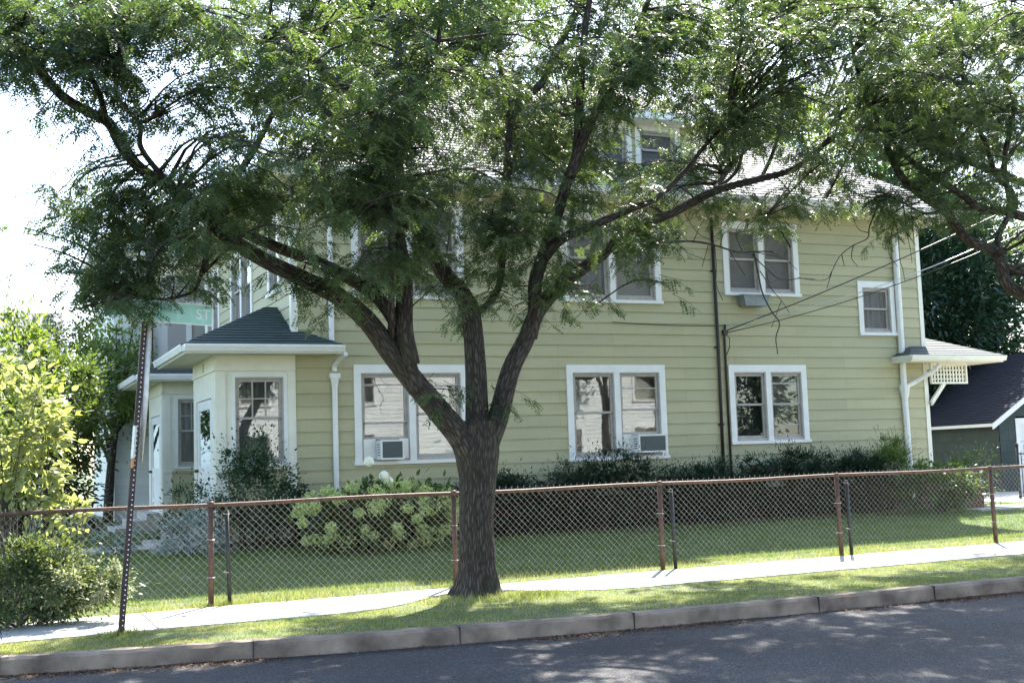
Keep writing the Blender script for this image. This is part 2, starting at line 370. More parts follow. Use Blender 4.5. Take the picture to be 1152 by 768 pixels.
# ------------------------------------------------------------------ ground, road, kerb, sidewalk
rng = np.random.default_rng(7); random.seed(7)
KP = [(-5.3, 40), (-5.3, 17.5), (-5.0, 15.6), (-4.2, 14.2), (-3.0, 13.2), (-1.5, 12.5), (.17, 12.0), (1.69, 11.66), (3.3, 11.36), (5, 11.12), (7, 10.95), (11.5, 10.82), (26, 10.8), (60, 10.8)]
def catmull(P, n=8):
    P = [np.asarray(p, float) for p in P]; Q = [2*P[0]-P[1]]+P+[2*P[-1]-P[-2]]; out = []
    for i in range(1, len(Q)-2):
        a, b, c, d = Q[i-1:i+3]
        for k in range(n):
            t = k/n; out.append(.5*((2*b)+(c-a)*t+(2*a-5*b+4*c-d)*t*t+(3*b-a-3*c+d)*t**3))
    out.append(P[-1]); return out
kerb_line = catmull(KP, 24)
kx = np.array([p[0] for p in kerb_line[32:]]); ky = np.array([p[1] for p in kerb_line[32:]])
def kerb_y(x): return np.interp(x, kx, ky)
def ground_z(x, y):
    t = np.clip((np.asarray(y, float)-15.7)/5.0, 0, 1); return .2*t*t*(3-2*t)
# land inside the kerb
mb = MB(); xs = sorted(set([round(v, 3) for v in np.concatenate([[-5.05], kx[(kx > -5)], np.arange(-4, 40, 2.0), [80, 200, 600]])]))
fr = [0, .25, .5, .75, 1]
def land_col(x):
    y0 = float(kerb_y(x))+.15 if x < 60 else 10.95
    ys = [y0+(14-y0)*q for q in fr[:-1]] if y0 < 13.9 else [y0]
    ys = ys[:4]
    while len(ys) < 4: ys.append(ys[-1]+.05)
    ys += [max(v, ys[-1]+.05*(i+1)) for i, v in enumerate((14.5, 15.7, 16.5, 17.5, 18.5, 19.5, 20.7, 23, 30, 60, 200, 1500))]
    return [np.array([x, y, float(ground_z(x, y))]) for y in ys]
cols = [land_col(x) for x in xs]
for a, b in zip(cols[:-1], cols[1:]):
    for i in range(len(a)-1): mb.poly([a[i], b[i], b[i+1], a[i+1]], smooth=True)
tag(mb.build('lawn_ground', M['lawn']), kind='structure')
mb = MB(); mb.poly([(-600, -6, -.15), (900, -6, -.15), (900, 11.3, -.15), (-5.0, 11.3, -.15), (-600, 11.3, -.15)])
mb.poly([(-14, 11.3, -.15), (6, 11.3, -.15), (-4.9, 19, -.15), (-4.9, 1500, -.15), (-14, 1500, -.15)])
tag(mb.build('road', M['asphalt']), kind='structure')
mb = MB(); mb.box(-600, 900, -8.6, -7.2, -.02, .01); mb.box(18, 24, -7.2, -6.005, -.3, .012); mb.box(-600, 900, -6.0, -5.82, -.3, .02); tag(mb.build('far_bounce_walk', M['concrete']), kind='structure')  # unseen concrete added across the street to bounce sunlight onto the house
mb = MB(); mb.box(-600, 900, -300, -6, -.4, -.02); mb.box(-900, -14, 11.3, 1500, -.4, -.02)
tag(mb.build('far_ground', M['lawn']), kind='structure')
# kerb: stones butted along the line
mb = MB(); jb = MB(); s_acc = 0; nxt = .9
KW, KH0, KH1 = .17, -.25, .015
prev = None
for i in range(len(kerb_line)-1):
    p, q = kerb_line[i], kerb_line[i+1]
    d = nrm(q-p); n = np.array([-d[1], d[0]]);
    if i == 0: n0 = n
    n1 = n if i == len(kerb_line)-2 else nrm(n+np.array([-nrm(kerb_line[i+2]-q)[1], nrm(kerb_line[i+2]-q)[0]]))
    def sec(pt, nn):
        o = lambda k, z: np.array([pt[0]+nn[0]*k, pt[1]+nn[1]*k, z])
        w1, w2, w3 = (.006*math.sin(pt[0]*7.1), .006*math.sin(pt[0]*11.3+1), .005*math.sin(pt[0]*17.7+2)); return [o(-.02+w1, KH0), o(.0+w2, KH1-.028+w3), o(.026+w1, KH1+w3*.6), o(KW, KH1+w2*.5), o(KW, KH0)]
    A, B = sec(p, n0), sec(q, n1)
    L = np.linalg.norm(q-p)
    for k in range(4): mb.poly([A[k], B[k], B[k+1], A[k+1]], [(s_acc, k*.1), (s_acc+L, k*.1), (s_acc+L, k*.1+.1), (s_acc, k*.1+.1)])
    while nxt < s_acc+L:
        t = (nxt-s_acc)/L; c = p+(q-p)*t
        o = np.array([c[0]-.004*d[0]-n[0]*.016, c[1]-.004*d[1]-n[1]*.016, KH0])
        jb.obox(o, (d[0]*.009, d[1]*.009, 0), (n[0]*(KW+.02), n[1]*(KW+.02), 0), (0, 0, KH1-KH0+.003)); nxt += random.uniform(1.6, 2.3)
    s_acc += L; n0 = n1
k_o = tag(mb.build('kerb', M['kerb']), kind='structure'); jb.build('kerb_joint', M['kerbjoint'], k_o)
# sidewalk slabs; the outer edge gives way to the tree
def walk_y(x): x = np.asarray(x, float); return 13.05+1.05*np.exp(-((x-5.55)/1.0)**2)
mb = MB(); sx = -4.3
while sx < 60:
    x1 = sx+1.5; dz = random.uniform(0, .008); xx = np.linspace(sx+.008, x1-.008, 7)
    mb.prism([(x, float(walk_y(x)), -.1) for x in xx]+[(x1-.008, 14.62, -.1), (sx+.008, 14.62, -.1)], (0, 0, .112+dz)); sx = x1
xx = np.linspace(-4.3, 60, 260); mb.prism([(x, float(walk_y(x))+.004, -.12) for x in xx]+[(60, 14.61, -.12), (-4.3, 14.61, -.12)], (0, 0, .122))
tag(mb.build('sidewalk', M['concrete']), kind='structure')
# front walk beside the house and rear walk
mb = MB()
for k in range(6): mb.box(1.2+k*1.1, 2.29+k*1.1, 22.75, 24.0, .1, .225)
for k in range(4): mb.box(-4.2+k*1.33, -2.88+k*1.33, 22.75, 24.0, .1, .225)
mb.box(19.6, 22.2, 19.4, 20.6, .1, .21); mb.box(22.3, 33, 17.2, 30, -.1, .208)
tag(mb.build('garden_path', M['concrete']), kind='structure')
# planting bed along the foundation
mb = MB(); N = 40
edge = [(5.0+i*(16.2/N), 20.55-.35*math.sin(i*.45)-.9*math.exp(-((i-22)/14)**2)+.5*(i < 6)*(1-i/6)) for i in range(N+1)]
for (xa, ya), (xb, yb) in zip(edge[:-1], edge[1:]):
    mb.poly([(xa, ya, ground_z(0, ya)+.012), (xb, yb, ground_z(0, yb)+.012), (xb, 22, .235), (xa, 22, .235)])
tag(mb.build('planting_bed', M['soil']), kind='structure')

# ------------------------------------------------------------------ house
YW = 22.0; XC, XR = 5.34, 20.74; YB = 31.4; Z0 = 1.02; ZS = 7.0
house = empty('house', (13, 22, .2), 'large two-storey house with pale green clapboard siding and white paired windows behind the fence', 'house')
EX = .2408; zr = onY(927, 413.7, YW)[2]; zph = zr-math.ceil((zr-Z0)/EX)*EX
FY = (np.array([0, YW, 0]), np.array([1., 0, 0]), np.array([0, -1., 0]))     # camera-facing frame: origin, along, outward
FX = (np.array([XC, 0, 0]), np.array([0, 1., 0]), np.array([-1., 0, 0]))     # street-facing frame
def fbox(mb, fr, u0, u1, n0, n1, z0, z1):
    o, u, n = fr; mb.obox(o+u*u0+n*n0+np.array([0, 0, z0]), u*(u1-u0), n*(n1-n0), (0, 0, z1-z0))
def fquad(mb, fr, u0, u1, d, z0, z1):
    o, u, n = fr; q = lambda a, z: o+u*a+n*d+np.array([0, 0, z]); mb.poly([q(u0, z0), q(u1, z0), q(u1, z1), q(u0, z1)])

def window(parent, fr, u0, u1, z0, z1, lights, back, trim=.14, sill=.09, mull=None, label=None, name='window', munt=0, sashmat='greysash', split=.52, extra=None, casing='white', pane='glass'):
    """outer size u0..u1, z0..z1 includes the flat casing; lights = number of double-hung sashes side by side"""
    mull = mull or trim*.95
    mb = MB(); T = .045
    fbox(mb, fr, u0, u1, -.12, T, z1-trim*1.15, z1)
    fbox(mb, fr, u0-.02, u1+.02, -.12, T+.035, z0, z0+sill*.75)
    fbox(mb, fr, u0, u0+trim, -.12, T-.002, z0+sill*.75, z1-trim*1.15); fbox(mb, fr, u1-trim, u1, -.12, T-.002, z0+sill*.75, z1-trim*1.15)
    ow = (u1-u0-2*trim-(lights-1)*mull)/lights; zb, zt = z0+sill*.75, z1-trim*1.15
    for k in range(1, lights): m0 = u0+trim+k*ow+(k-1)*mull; fbox(mb, fr, m0, m0+mull, -.12, T-.003, zb, zt)
    wo = mb.build(name, M[casing], parent)
    if label: wo['label'] = label
    for k in range(lights):
        a = u0+trim+k*(ow+mull); b = a+ow; sb = MB(); fw = .05
        e = (extra or {}).get(k, {})
        fbox(sb, fr, a, a+.03, -.1, .02, zb, zt); fbox(sb, fr, b-.03, b, -.1, .02, zb, zt); fbox(sb, fr, a+.03, b-.03, -.1, .018, zt-.035, zt)
        fbox(sb, fr, a+.03, b-.03, -.1, .012, zb, zb+.06)
        aa, bb = a+.032, b-.032; zl, zu = zb+.062, zt-.037; zm = zl+(zu-zl)*e.get('split', split)
        fbox(sb, fr, aa, aa+fw, -.06, -.02, zm, zu); fbox(sb, fr, bb-fw, bb, -.06, -.02, zm, zu); fbox(sb, fr, aa+fw, bb-fw, -.06, -.018, zu-fw, zu)
        fbox(sb, fr, aa+fw, bb-fw, -.06, -.016, zm-.02, zm+.025)
        lo = e.get('low', zl)
        fbox(sb, fr, aa, aa+fw, -.085, -.045, lo, zm-.021); fbox(sb, fr, bb-fw, bb, -.085, -.045, lo, zm-.021); fbox(sb, fr, aa+fw, bb-fw, -.085, -.043, lo, lo+.055)
        for z in e.get('bars', ()): fbox(sb, fr, aa+fw, bb-fw, -.055, -.024, z, z+.028)
        for q in range(munt):
            x = aa+fw+(bb-aa-2*fw)*(q+1)/(munt+1); fbox(sb, fr, x-.014, x+.014, -.052, -.026, zm+.025, zu-fw)
        if munt: fbox(sb, fr, aa+fw, bb-fw, -.051, -.027, (zm+zu)/2-.013, (zm+zu)/2+.013)
        sb.build('sash', M[sashmat], wo)
        gp = MB(); fquad(gp, fr, aa+fw-.003, bb-fw+.003, -.04, zm+.02, zu-fw+.003); fquad(gp, fr, aa+fw-.003, bb-fw+.003, -.068, lo+.05, zm-.015)
        gp.build('pane', M[pane], wo)
        cu = MB(); bk = back[k] if isinstance(back, (list, tuple)) else back
        if bk == 'curtain':
            P = 26
            o, u, n = fr
            for i in range(P):
                ua, ub = a+(b-a)*i/P, a+(b-a)*(i+1)/P; da, db = -.15-.025*math.sin(i*1.3), -.15-.025*math.sin((i+1)*1.3)
                qa, qb = o+u*ua+n*da, o+u*ub+n*db
                cu.poly([qa+[0, 0, zb], qb+[0, 0, zb], qb+[0, 0, zt], qa+[0, 0, zt]], smooth=True)
        elif bk == 'blind':
            z = zb
            while z < zt: fbox(cu, fr, a, b, -.15, -.135-.008*((int(z*40)) % 2), z, min(z+.028, zt)); z += .03
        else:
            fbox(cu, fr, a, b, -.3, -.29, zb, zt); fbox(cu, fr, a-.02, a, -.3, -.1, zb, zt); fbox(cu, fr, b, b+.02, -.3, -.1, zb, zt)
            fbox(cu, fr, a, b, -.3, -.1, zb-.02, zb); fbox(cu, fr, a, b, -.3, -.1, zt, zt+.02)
        cn = {'curtain': 'curtain', 'blind': 'blind', 'shade': 'shade'}.get(bk, 'room_darkness')
        cu.build(cn, M['dim' if cn == 'room_darkness' else bk], wo)  # near-black box behind the glass stands in for an unlit room
    return (u0+trim*.6, u1-trim*.6, z0+.02, z1-trim*.6), [(u0+trim+k*(ow+mull), u0+trim+k*(ow+mull)+ow) for k in range(lights)], zb, zt

def px_rect(l, t, r, b): return (onY(l[0], l[1], YW)[0], onY(r[0], r[1], YW)[0], onY(b[0], b[1], YW)[2], onY(t[0], t[1], YW)[2])
hY, hX = [], []
W1 = (6.50, 8.84, 1.605, 3.53); W2 = (11.06, 13.43, 1.53, 3.53); W3 = (15.07, 17.18, 1.775, 3.53)
U1 = (6.50, 8.84, 4.83, 6.78); U2 = (11.05, 13.44, 4.85, 6.77); U3 = (15.08, 17.14, 5.09, 6.77); U4 = (18.81, 19.90, 4.23, 5.52)
h, li1, zb1, zt1 = window(house, FY, *W1, 2, ['shade', 'blind'], extra={0: dict(low=2.09, split=.42, bars=(3.13,)), 1: dict(bars=(3.1,))}); hY.append(h)
h, li2, zb2, zt2 = window(house, FY, *W2, 2, ['shade', 'shade'], extra={1: dict(low=2.05, split=.55, bars=(3.02,))}); hY.append(h)
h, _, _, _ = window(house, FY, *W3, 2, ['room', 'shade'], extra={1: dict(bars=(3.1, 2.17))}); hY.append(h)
for Wn, bk in ((U1, ['shade', 'shade']), (U2, ['curtain', 'blind']), (U3, ['shade', 'shade'])): h, _, _, _ = window(house, FY, *Wn, 2, bk, pane='screen'); hY.append(h)
h, _, _, _ = window(house, FY, *U4, 1, 'curtain', trim=.13, pane='screen'); hY.append(h)
# street-facing upper windows
for (a, b, z0, z1, n) in ((22.9, 23.95, 5.05, 6.6, 1), (25.5, 27.95, 4.75, 6.6, 2), (29.4, 31.2, 4.75, 6.6, 2)):
    h, _, _, _ = window(house, FX, a, b, z0, z1, n, 'blind'); hX.append(h)
wl = MB(); up = np.array([0, 0, 1.])
wl.lap((0, YW, zph), (1, 0, 0), up, (0, -1, 0), 7.08-zph, EX, lambda t: XC, lambda t: XR, .027, [(a, b, c-zph, d-zph) for a, b, c, d in hY])
wl.lap((XC, 0, zph), (0, 1, 0), up, (-1, 0, 0), 7.08-zph, EX, lambda t: YW, lambda t: YB, .02, [(a, b, c-zph, d-zph) for a, b, c, d in hX])
wl.poly([(XR, YW, zph), (XR, YB, zph), (XR, YB, 7.05), (XR, YW, 7.05)]); wl.poly([(XC, YB, zph), (XR, YB, zph), (XR, YB, 7.05), (XC, YB, 7.05)])
wl.build('wall', M['siding'], house)
fd = MB(); fd.box(XC+.03, XR-.03, YW+.03, YB-.03, 0, zph+.02); fd.build('foundation', M['brick'], house)
for bxs in ((XC-.035, XC+.09, YW-.036, YW+.1, 3.95, 7.0), (XR-.085, XR+.035, YW-.036, YW+.1, Z0-.02, 7.0), (XC-.035, XC+.09, YB-.1, YB+.03, Z0, 7.0)):
    cb = MB(); cb.box(*bxs); cb.build('corner_board', M['cream'], house)
# eaves: soffit, frieze, gutter
OV = .72; ex0, ex1, ey0, ey1 = XC-OV, XR+OV, YW-OV, YB+OV
sf = MB()
for k in range(7):
    y0 = ey0+.06+k*(OV-.04)/7; sf.box(ex0+.06, ex1-.06, y0, y0+(OV-.04)/7-.012, 7.0+.004*(k % 2), 7.06)
sf.box(ex0+.06, XC, YW, ey1-.06, 7.0, 7.06); sf.box(XR, ex1-.06, YW, ey1-.06, 7.0, 7.06); sf.box(XC, XR, YB, ey1-.06, 7.0, 7.06)
sf.build('soffit', M['soffit'], house)
fz = MB(); fz.box(XC, XR-.09, YW-.034, YW+.02, 6.83, 7.0); fz.box(XC-.034, XC+.02, YW+.1, YB-.1, 6.83, 7.0); fz.build('frieze', M['siding'], house)
gt = MB()
def gutter(mb, a, b, out, z, w=.11, h=.115):
    a, b, out = (np.asarray(q, float) for q in (a, b, out)); d = b-a; q = lambda k, zz: a+out*k+np.array([0, 0, zz])
    mb.prism([q(0, z), q(w*.65, z), q(w*.8, z+h*.35), q(w, z+h*.8), q(w, z+h), q(w-.015, z+h), q(w-.02, z+h*.82), q(0, z+h*.8)], d)
gutter(gt, (ex0, ey0, 0), (ex1, ey0, 0), (0, -1, 0), 7.06); gutter(gt, (ex0, ey0, 0), (ex0, ey1, 0), (-1, 0, 0), 7.06); gutter(gt, (ex1, ey0, 0), (ex1, ey1, 0), (1, 0, 0), 7.06)
gt.box(ex0+.002, ex1-.002, ey0+.002, ey0+.06, 7.0, 7.19); gt.box(ex0+.002, ex0+.06, ey0+.06, ey1, 7.0, 7.19); gt.box(ex1-.06, ex1-.002, ey0+.06, ey1, 7.0, 7.19)
gt.build('gutter', M['white'], house)
def hip_roof(mb, x0, x1, y0, y1, z, slope, ex, th=.018, ridge='x', fill=True):
    """four lapped slopes over a rectangle"""
    hx, hy = (x1-x0)/2, (y1-y0)/2; run = min(hx, hy); sl = math.hypot(1, slope); V = run*sl
    for (o, u, vd, W) in (((x0, y0, z), (1, 0, 0), (0, 1, 0), x1-x0), ((x0, y1, z), (1, 0, 0), (0, -1, 0), x1-x0), ((x0, y0, z), (0, 1, 0), (1, 0, 0), y1-y0), ((x1, y0, z), (0, 1, 0), (-1, 0, 0), y1-y0)):
        vd = np.array(vd, float); v = (vd+np.array([0, 0, slope]))/sl; n = (-vd*slope+np.array([0, 0, 1]))/sl
        mb.lap(o, u, v, n, V, ex, lambda t: t/sl, lambda t, W=W: W-t/sl, th)
    return z+run*slope
rf = MB(); hip_roof(rf, ex0-.05, ex1+.05, ey0-.06, ey1+.06, 7.19, .72, .15); rf.build('roof', M['main_roof'], house)

# dormer
DX0, DX1, DYF = 11.15, 14.75, 22.42; RZ = lambda y: 7.19+.72*(y-ey0+.06)
dm = MB(); dzt = 8.95
FD = (np.array([0, DYF, 0]), np.array([1., 0, 0]), np.array([0, -1., 0]))
dr = MB()
dr.lap((0, DYF, RZ(DYF)-.32), (1, 0, 0), up, (0, -1, 0), dzt-RZ(DYF)+.32, EX, lambda t: DX0, lambda t: DX1, .02, [(13.3, 14.28, 7.9-RZ(DYF)+.32, 8.9-RZ(DYF)+.32), (11.6, 13.0, 7.9-RZ(DYF)+.32, 8.9-RZ(DYF)+.32)])
do = dr.build('dormer', M['siding'], house)
for x in (DX0, DX1): dr = MB(); dr.poly([(x, DYF, RZ(DYF)-.1), (x, DYF+2.2, RZ(DYF+2.2)-.1), (x, DYF+2.2, dzt), (x, DYF, dzt)]); dr.build('dormer_side', M['siding'], do)
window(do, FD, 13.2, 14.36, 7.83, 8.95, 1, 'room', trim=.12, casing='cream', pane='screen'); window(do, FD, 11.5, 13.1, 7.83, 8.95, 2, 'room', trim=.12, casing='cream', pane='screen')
rr = MB(); zz = hip_roof(rr, DX0-.5, DX1+.5, DYF-.5, DYF+4.6, 9.12, .62, .15); rr.build('dormer_roof', M['main_roof'], do)
df = MB(); df.box(DX0-.46, DX1+.46, DYF-.46, DYF+3.2, 8.95, 9.0); df.box(DX0-.5, DX1+.5, DYF-.5, DYF-.46, 8.95, 9.13); df.box(DX0-.5, DX0-.46, DYF-.46, DYF+3, 8.95, 9.13); df.box(DX1+.46, DX1+.5, DYF-.46, DYF+3, 8.95, 9.13)
df.build('dormer_fascia', M['white'], do)
gf = MB(); gf.lap((DX0-.4, DYF-.72, RZ(DYF-.72)+.012), (1, 0, 0), nrm([0, 1, .72]), nrm([0, -.72, 1]), .86, .15, lambda t: 0, lambda t: DX1-DX0+.9, .02); gf.build('dormer_shade', M['green_roof'], do)  # darker shingles stand in for the dormer's shade on the main roof
# entrance porches on the street side
def porch(yf, flip):
    X0, X1, D = 3.90, XC, 2.4; z0p, zf = .62, 3.43
    FP = (np.array([0, yf-.004, 0]), np.array([1., 0, 0]), np.array([0, -1., 0])); FL = (np.array([X0, 0, 0]), np.array([0, 1., 0]), np.array([-1., 0, 0]))
    b = MB(); b.lap((0, yf-.004, zph), (1, 0, 0), up, (0, -1, 0), 1.66-zph, EX, lambda t: X0+.05, lambda t: X1-.05, .02)
    b.box(X0+.05, X1-.01, yf+.02, yf+D-.02, .3, zph); po = b.build('entrance_porch', M['siding'], house)
    t = MB()
    fbox(t, FP, X0, X1+.028, -.08, .042, zf, 3.7); fbox(t, FL, yf-.03, yf+D, -.08, .03, zf, 3.7)                       # frieze
    fbox(t, FP, X0, X0+.20, -.1, .024, .3, zf); fbox(t, FP, X1-.16, X1+.03, -.06, .036, zph, zf)                       # posts
    fbox(t, FP, X0+.20, X1-.16, -.1, .02, 1.60, 1.67); fbox(t, FP, X0+.20, X0+.30, -.1, .018, 1.67, zf); fbox(t, FP, X0+.30, X1-.16, -.1, .017, 3.36, zf)
    fbox(t, FL, yf-.02, yf+.35, -.1, .02, .3, zf); fbox(t, FL, yf+D-.35, yf+D, -.1, .02, .3, zf); fbox(t, FL, yf+.35, yf+D-.35, -.1, .018, 2.95, zf)
    t.box(X0+.1, X1, yf+D-.02, yf+D, .3, 3.7)
    for a_, b_ in ((X0+.035, X0+.165), (X1-.125, X1-.0)): fbox(t, FP, a_, b_, .03, .05, zph+.75, zf-.06)
    fbox(t, FL, yf+.06, yf+.28, .02, .034, 1.1, zf-.12); fbox(t, FP, X0-.02, X1+.03, .0, .06, zf-.012, zf+.028); fbox(t, FL, yf-.05, yf+D, .0, .05, zf-.013, zf+.027)
    t.build('porch_frame', M['cream'], po)
    window(po, FP, X0+.27, X1-.13, 1.65, 3.38, 1, 'curtain', trim=.07, sill=.06, munt=2, sashmat='greysash', casing='white')
    d = MB(); ya, yb = yf+.42, yf+D-.42; fbox(d, FL, ya, yb, -.06, -.01, .62, 2.93)
    for s0, s1 in ((ya, ya+.16), (yb-.16, yb)): fbox(d, FL, s0, s1, -.01, .012, .62, 2.93)
    for z0, z1 in ((.62, .95), (1.45, 1.68), (2.75, 2.93)): fbox(d, FL, ya+.16, yb-.16, -.01, .011, z0, z1)
    d.build('door', M['white'], po)
    g = MB(); fquad(g, FL, ya+.17, yb-.17, -.004, 1.68, 2.75); fquad(g, FL, yf+.1, yf+.28, .024, 1.7, 2.9); g.build('door_pane', M['glass'], po)
    k = MB(); k.tube([(X0-.02, yb-.08, 1.6), (X0-.09, yb-.08, 1.6)], .03, 10); k.build('door_knob', M['blackpipe'], po)
    st = MB()
    for i in range(3): st.box(X0-.35*(3-i)-.0, X0-.02, yf+.25, yf+D-.25, .15+.16*i, .15+.16*(i+1)-.002)
    st.build('step', M['concrete'], po)
    e = (3.27, 6.13, yf-.6, yf+D+.65)
    rr = MB(); sl = math.hypot(1, .5); Vr = (e[3]-e[2])/2*sl; ud = np.array([0, 0, .5])
    for oy, vy in ((e[2], 1.), (e[3], -1.)):
        vv = np.array([0, vy, .5])/sl; nn = np.array([0, -vy*.5, 1])/sl
        rr.lap((e[0], oy, 3.86), (1, 0, 0), vv, nn, Vr, .14, lambda t: t/sl, lambda t: max(e[1]-e[0]-t/sl, XC-e[0]+.1), .018)
    rr.lap((e[0], e[2], 3.86), (0, 1, 0), np.array([1, 0, .5])/sl, np.array([-.5, 0, 1])/sl, Vr, .14, lambda t: t/sl, lambda t: e[3]-e[2]-t/sl, .018)
    rr.lap((e[1], e[2], 3.86), (0, 1, 0), np.array([-1, 0, .5])/sl, np.array([.5, 0, 1])/sl, .68*sl, .14, lambda t: t/sl, lambda t: .7, .018)
    rr.build('porch_roof', M['green_roof'], po)
    s = MB(); s.box(e[0]+.05, XC-.03, e[2]+.05, e[3]-.05, 3.7, 3.74); s.box(XC-.03, e[1]-.05, e[2]+.05, YW-.03 if yf < 23 else yf, 3.7, 3.74)
    s.build('porch_soffit', M['soffit'], po)
    g = MB(); gutter(g, (e[0]-.02, e[2], 0), (e[1]+.03, e[2], 0), (0, -1, 0), 3.72, .1, .12); gutter(g, (e[0], e[2], 0), (e[0], e[3], 0), (-1, 0, 0), 3.72, .1, .12)
    g.box(e[0], e[1], e[2], e[2]+.04, 3.69, 3.86); g.box(e[0], e[0]+.04, e[2]+.04, e[3], 3.69, 3.86)
    g.build('porch_gutter', M['white'], po)
    return po
p1 = porch(YW, False); p2 = porch(29.0, True)
def text(s, size, loc, u, n, mat, parent=None, ext=.004, name='lettering', align='CENTER'):
    c = bpy.data.curves.new(name, 'FONT'); c.body = s; c.size = size; c.extrude = ext; c.align_x = align; c.align_y = 'CENTER'
    o = bpy.data.objects.new(name, c); c.materials.append(mat); u, n = nrm(u), nrm(n); upv = np.cross(n, u)
    if parent is not None: loc = np.asarray(loc)-wloc(parent)
    m4 = np.eye(4); m4[:3, 0] = u; m4[:3, 1] = upv; m4[:3, 2] = n; m4[:3, 3] = loc
    link(o); o.matrix_basis = Matrix(m4.tolist()); bpy.context.view_layer.update()
    me = bpy.data.meshes.new_from_object(o.evaluated_get(bpy.context.evaluated_depsgraph_get())); bpy.data.objects.remove(o)
    o = bpy.data.objects.new(name, me); me.materials.clear(); me.materials.append(mat); link(o, parent); o.matrix_basis = Matrix(m4.tolist()); return o
text('1', .26, (3.865, YW+1.15, 3.545), (0, -1, 0), (-1, 0, 0), M['blackpipe'], p1, name='house_number')

# downspouts
def spout(mb, pts, w=.09):
    mb.tube(pts, w*.62, 8, smooth=False)
ds = MB(); x = 6.07
spout(ds, [(x, YW-.07, 6.95), (x, YW-.07, 3.95)]); 
ds.build('downspout', M['white'], house)
ds = MB(); spout(ds, [(x+.16, YW-.45, 3.7), (x+.1, YW-.2, 3.6), (x+.04, YW-.08, 3.5), (x+.04, YW-.08, 3.4)], .08)
ds.prism([(x-.06, YW-.14, 3.27), (x+.14, YW-.14, 3.27), (x+.14, YW-.02, 3.27), (x-.06, YW-.02, 3.27)], (0, 0, .09)); ds.tube([(x+.04, YW-.08, 3.27), (x+.04, YW-.08, 3.08)], [.085, .055], 8, smooth=False)
spout(ds, [(x+.04, YW-.08, 3.08), (x+.04, YW-.07, .35)], .085); ds.build('downspout', M['white'], house)
ds = MB(); x = 19.98
spout(ds, [(x+.1, ey0+.05, 7.05), (x+.08, ey0+.2, 6.9), (x, YW-.09, 6.55), (x, YW-.08, 3.05)], .12)
ds.tube([(x, YW-.085, 3.05), (x, YW-.085, 2.93), (x, YW-.085, 2.7)], [.13, .12, .07], 8, smooth=False); spout(ds, [(x, YW-.08, 2.7), (x+.04, YW-.07, .35)], .115)
spout(ds, [(20.72, YW-.5, 3.52), (20.66, YW-.4, 3.38), (20.3, YW-.12, 3.12), (20.02, YW-.09, 3.0)], .085)
ds.build('downspout', M['white'], house)
# conduits and the wire along the wall
pp = MB(); pp.tube([(14.8, YW-.06, 6.8), (14.82, YW-.06, 4), (14.79, YW-.06, .3)], .035, 8)
for z in (5.6, 3.9, 2.2): pp.box(14.74, 14.88, YW-.05, YW, z, z+.04)
pp.build('conduit', M['blackpipe'], house)
pp = MB(); pp.tube([(15.02, YW-.07, 4.42), (15.0, YW-.05, 4.2), (15.0, YW-.05, .3)], .026, 8); pp.tube([(15.02, YW-.07, 4.2), (15.1, YW-.1, 4.12), (15.08, YW-.1, 3.9), (15.03, YW-.05, 3.75)], .01, 5)
pp.box(14.95, 15.06, YW-.1, YW-.02, 4.2, 4.3)
pp.build('conduit', M['blackpipe'], house)

# rear side porch with lattice
e = (19.72, 22.62, 21.36, 25.6)
rp = MB(); zz = hip_roof(rp, e[0], e[1], e[2], e[3], 3.72, .42, .14); rpo = rp.build('side_porch_roof', M['grey_roof'], house)
g = MB(); gutter(g, (e[0]-.02, e[2], 0), (e[1]+.03, e[2], 0), (0, -1, 0), 3.59, .1, .12); g.box(e[0], e[1], e[2], e[2]+.04, 3.56, 3.72); g.box(e[1]-.04, e[1], e[2]+.04, e[3], 3.56, 3.72); g.box(e[0], e[0]+.04, e[2]+.04, YW, 3.56, 3.72); g.build('side_porch_gutter', M['cream'], rpo)
s = MB(); s.box(XR+.02, e[1]-.05, e[2]+.05, e[3]-.05, 3.57, 3.61); s.box(e[0]+.05, XR+.02, e[2]+.05, YW-.03, 3.57, 3.61); s.build('side_porch_soffit', M['soffit'], rpo)
lt = MB(); lx0, lx1, lz0, lz1, ly = 20.80, 21.95, 3.07, 3.57, 21.9
lt.box(lx0, lx1, ly-.03, ly+.03, lz0, lz0+.045); lt.box(lx0, lx1, ly-.03, ly+.03, lz1-.05, lz1); lt.box(lx0, lx0+.05, ly-.03, ly+.03, lz0+.045, lz1-.05); lt.box(lx1-.05, lx1, ly-.03, ly+.03, lz0+.045, lz1-.05)
k = lx0+.11
while k < lx1-.08: lt.box(k, k+.042, ly-.01, ly+.006, lz0+.045, lz1-.05); k += .098
k = lz0+.10
while k < lz1-.08: lt.box(lx0+.05, lx1-.05, ly+.007, ly+.022, k, k+.042); k += .105
lt.build('lattice', M['cream'], rpo)
b_ = MB(); b_.prism([(20.78, ly-.03, 2.55), (20.78, ly-.03, 2.68), (21.14, ly-.03, 3.066), (21.26, ly-.03, 3.066)], (0, .07, 0)); b_.build('bracket', M['cream'], rpo)
st = MB(); st.box(20.78, 22.5, 22.2, 25, 0, .9); st.build('stoop', M['brick'], rpo)

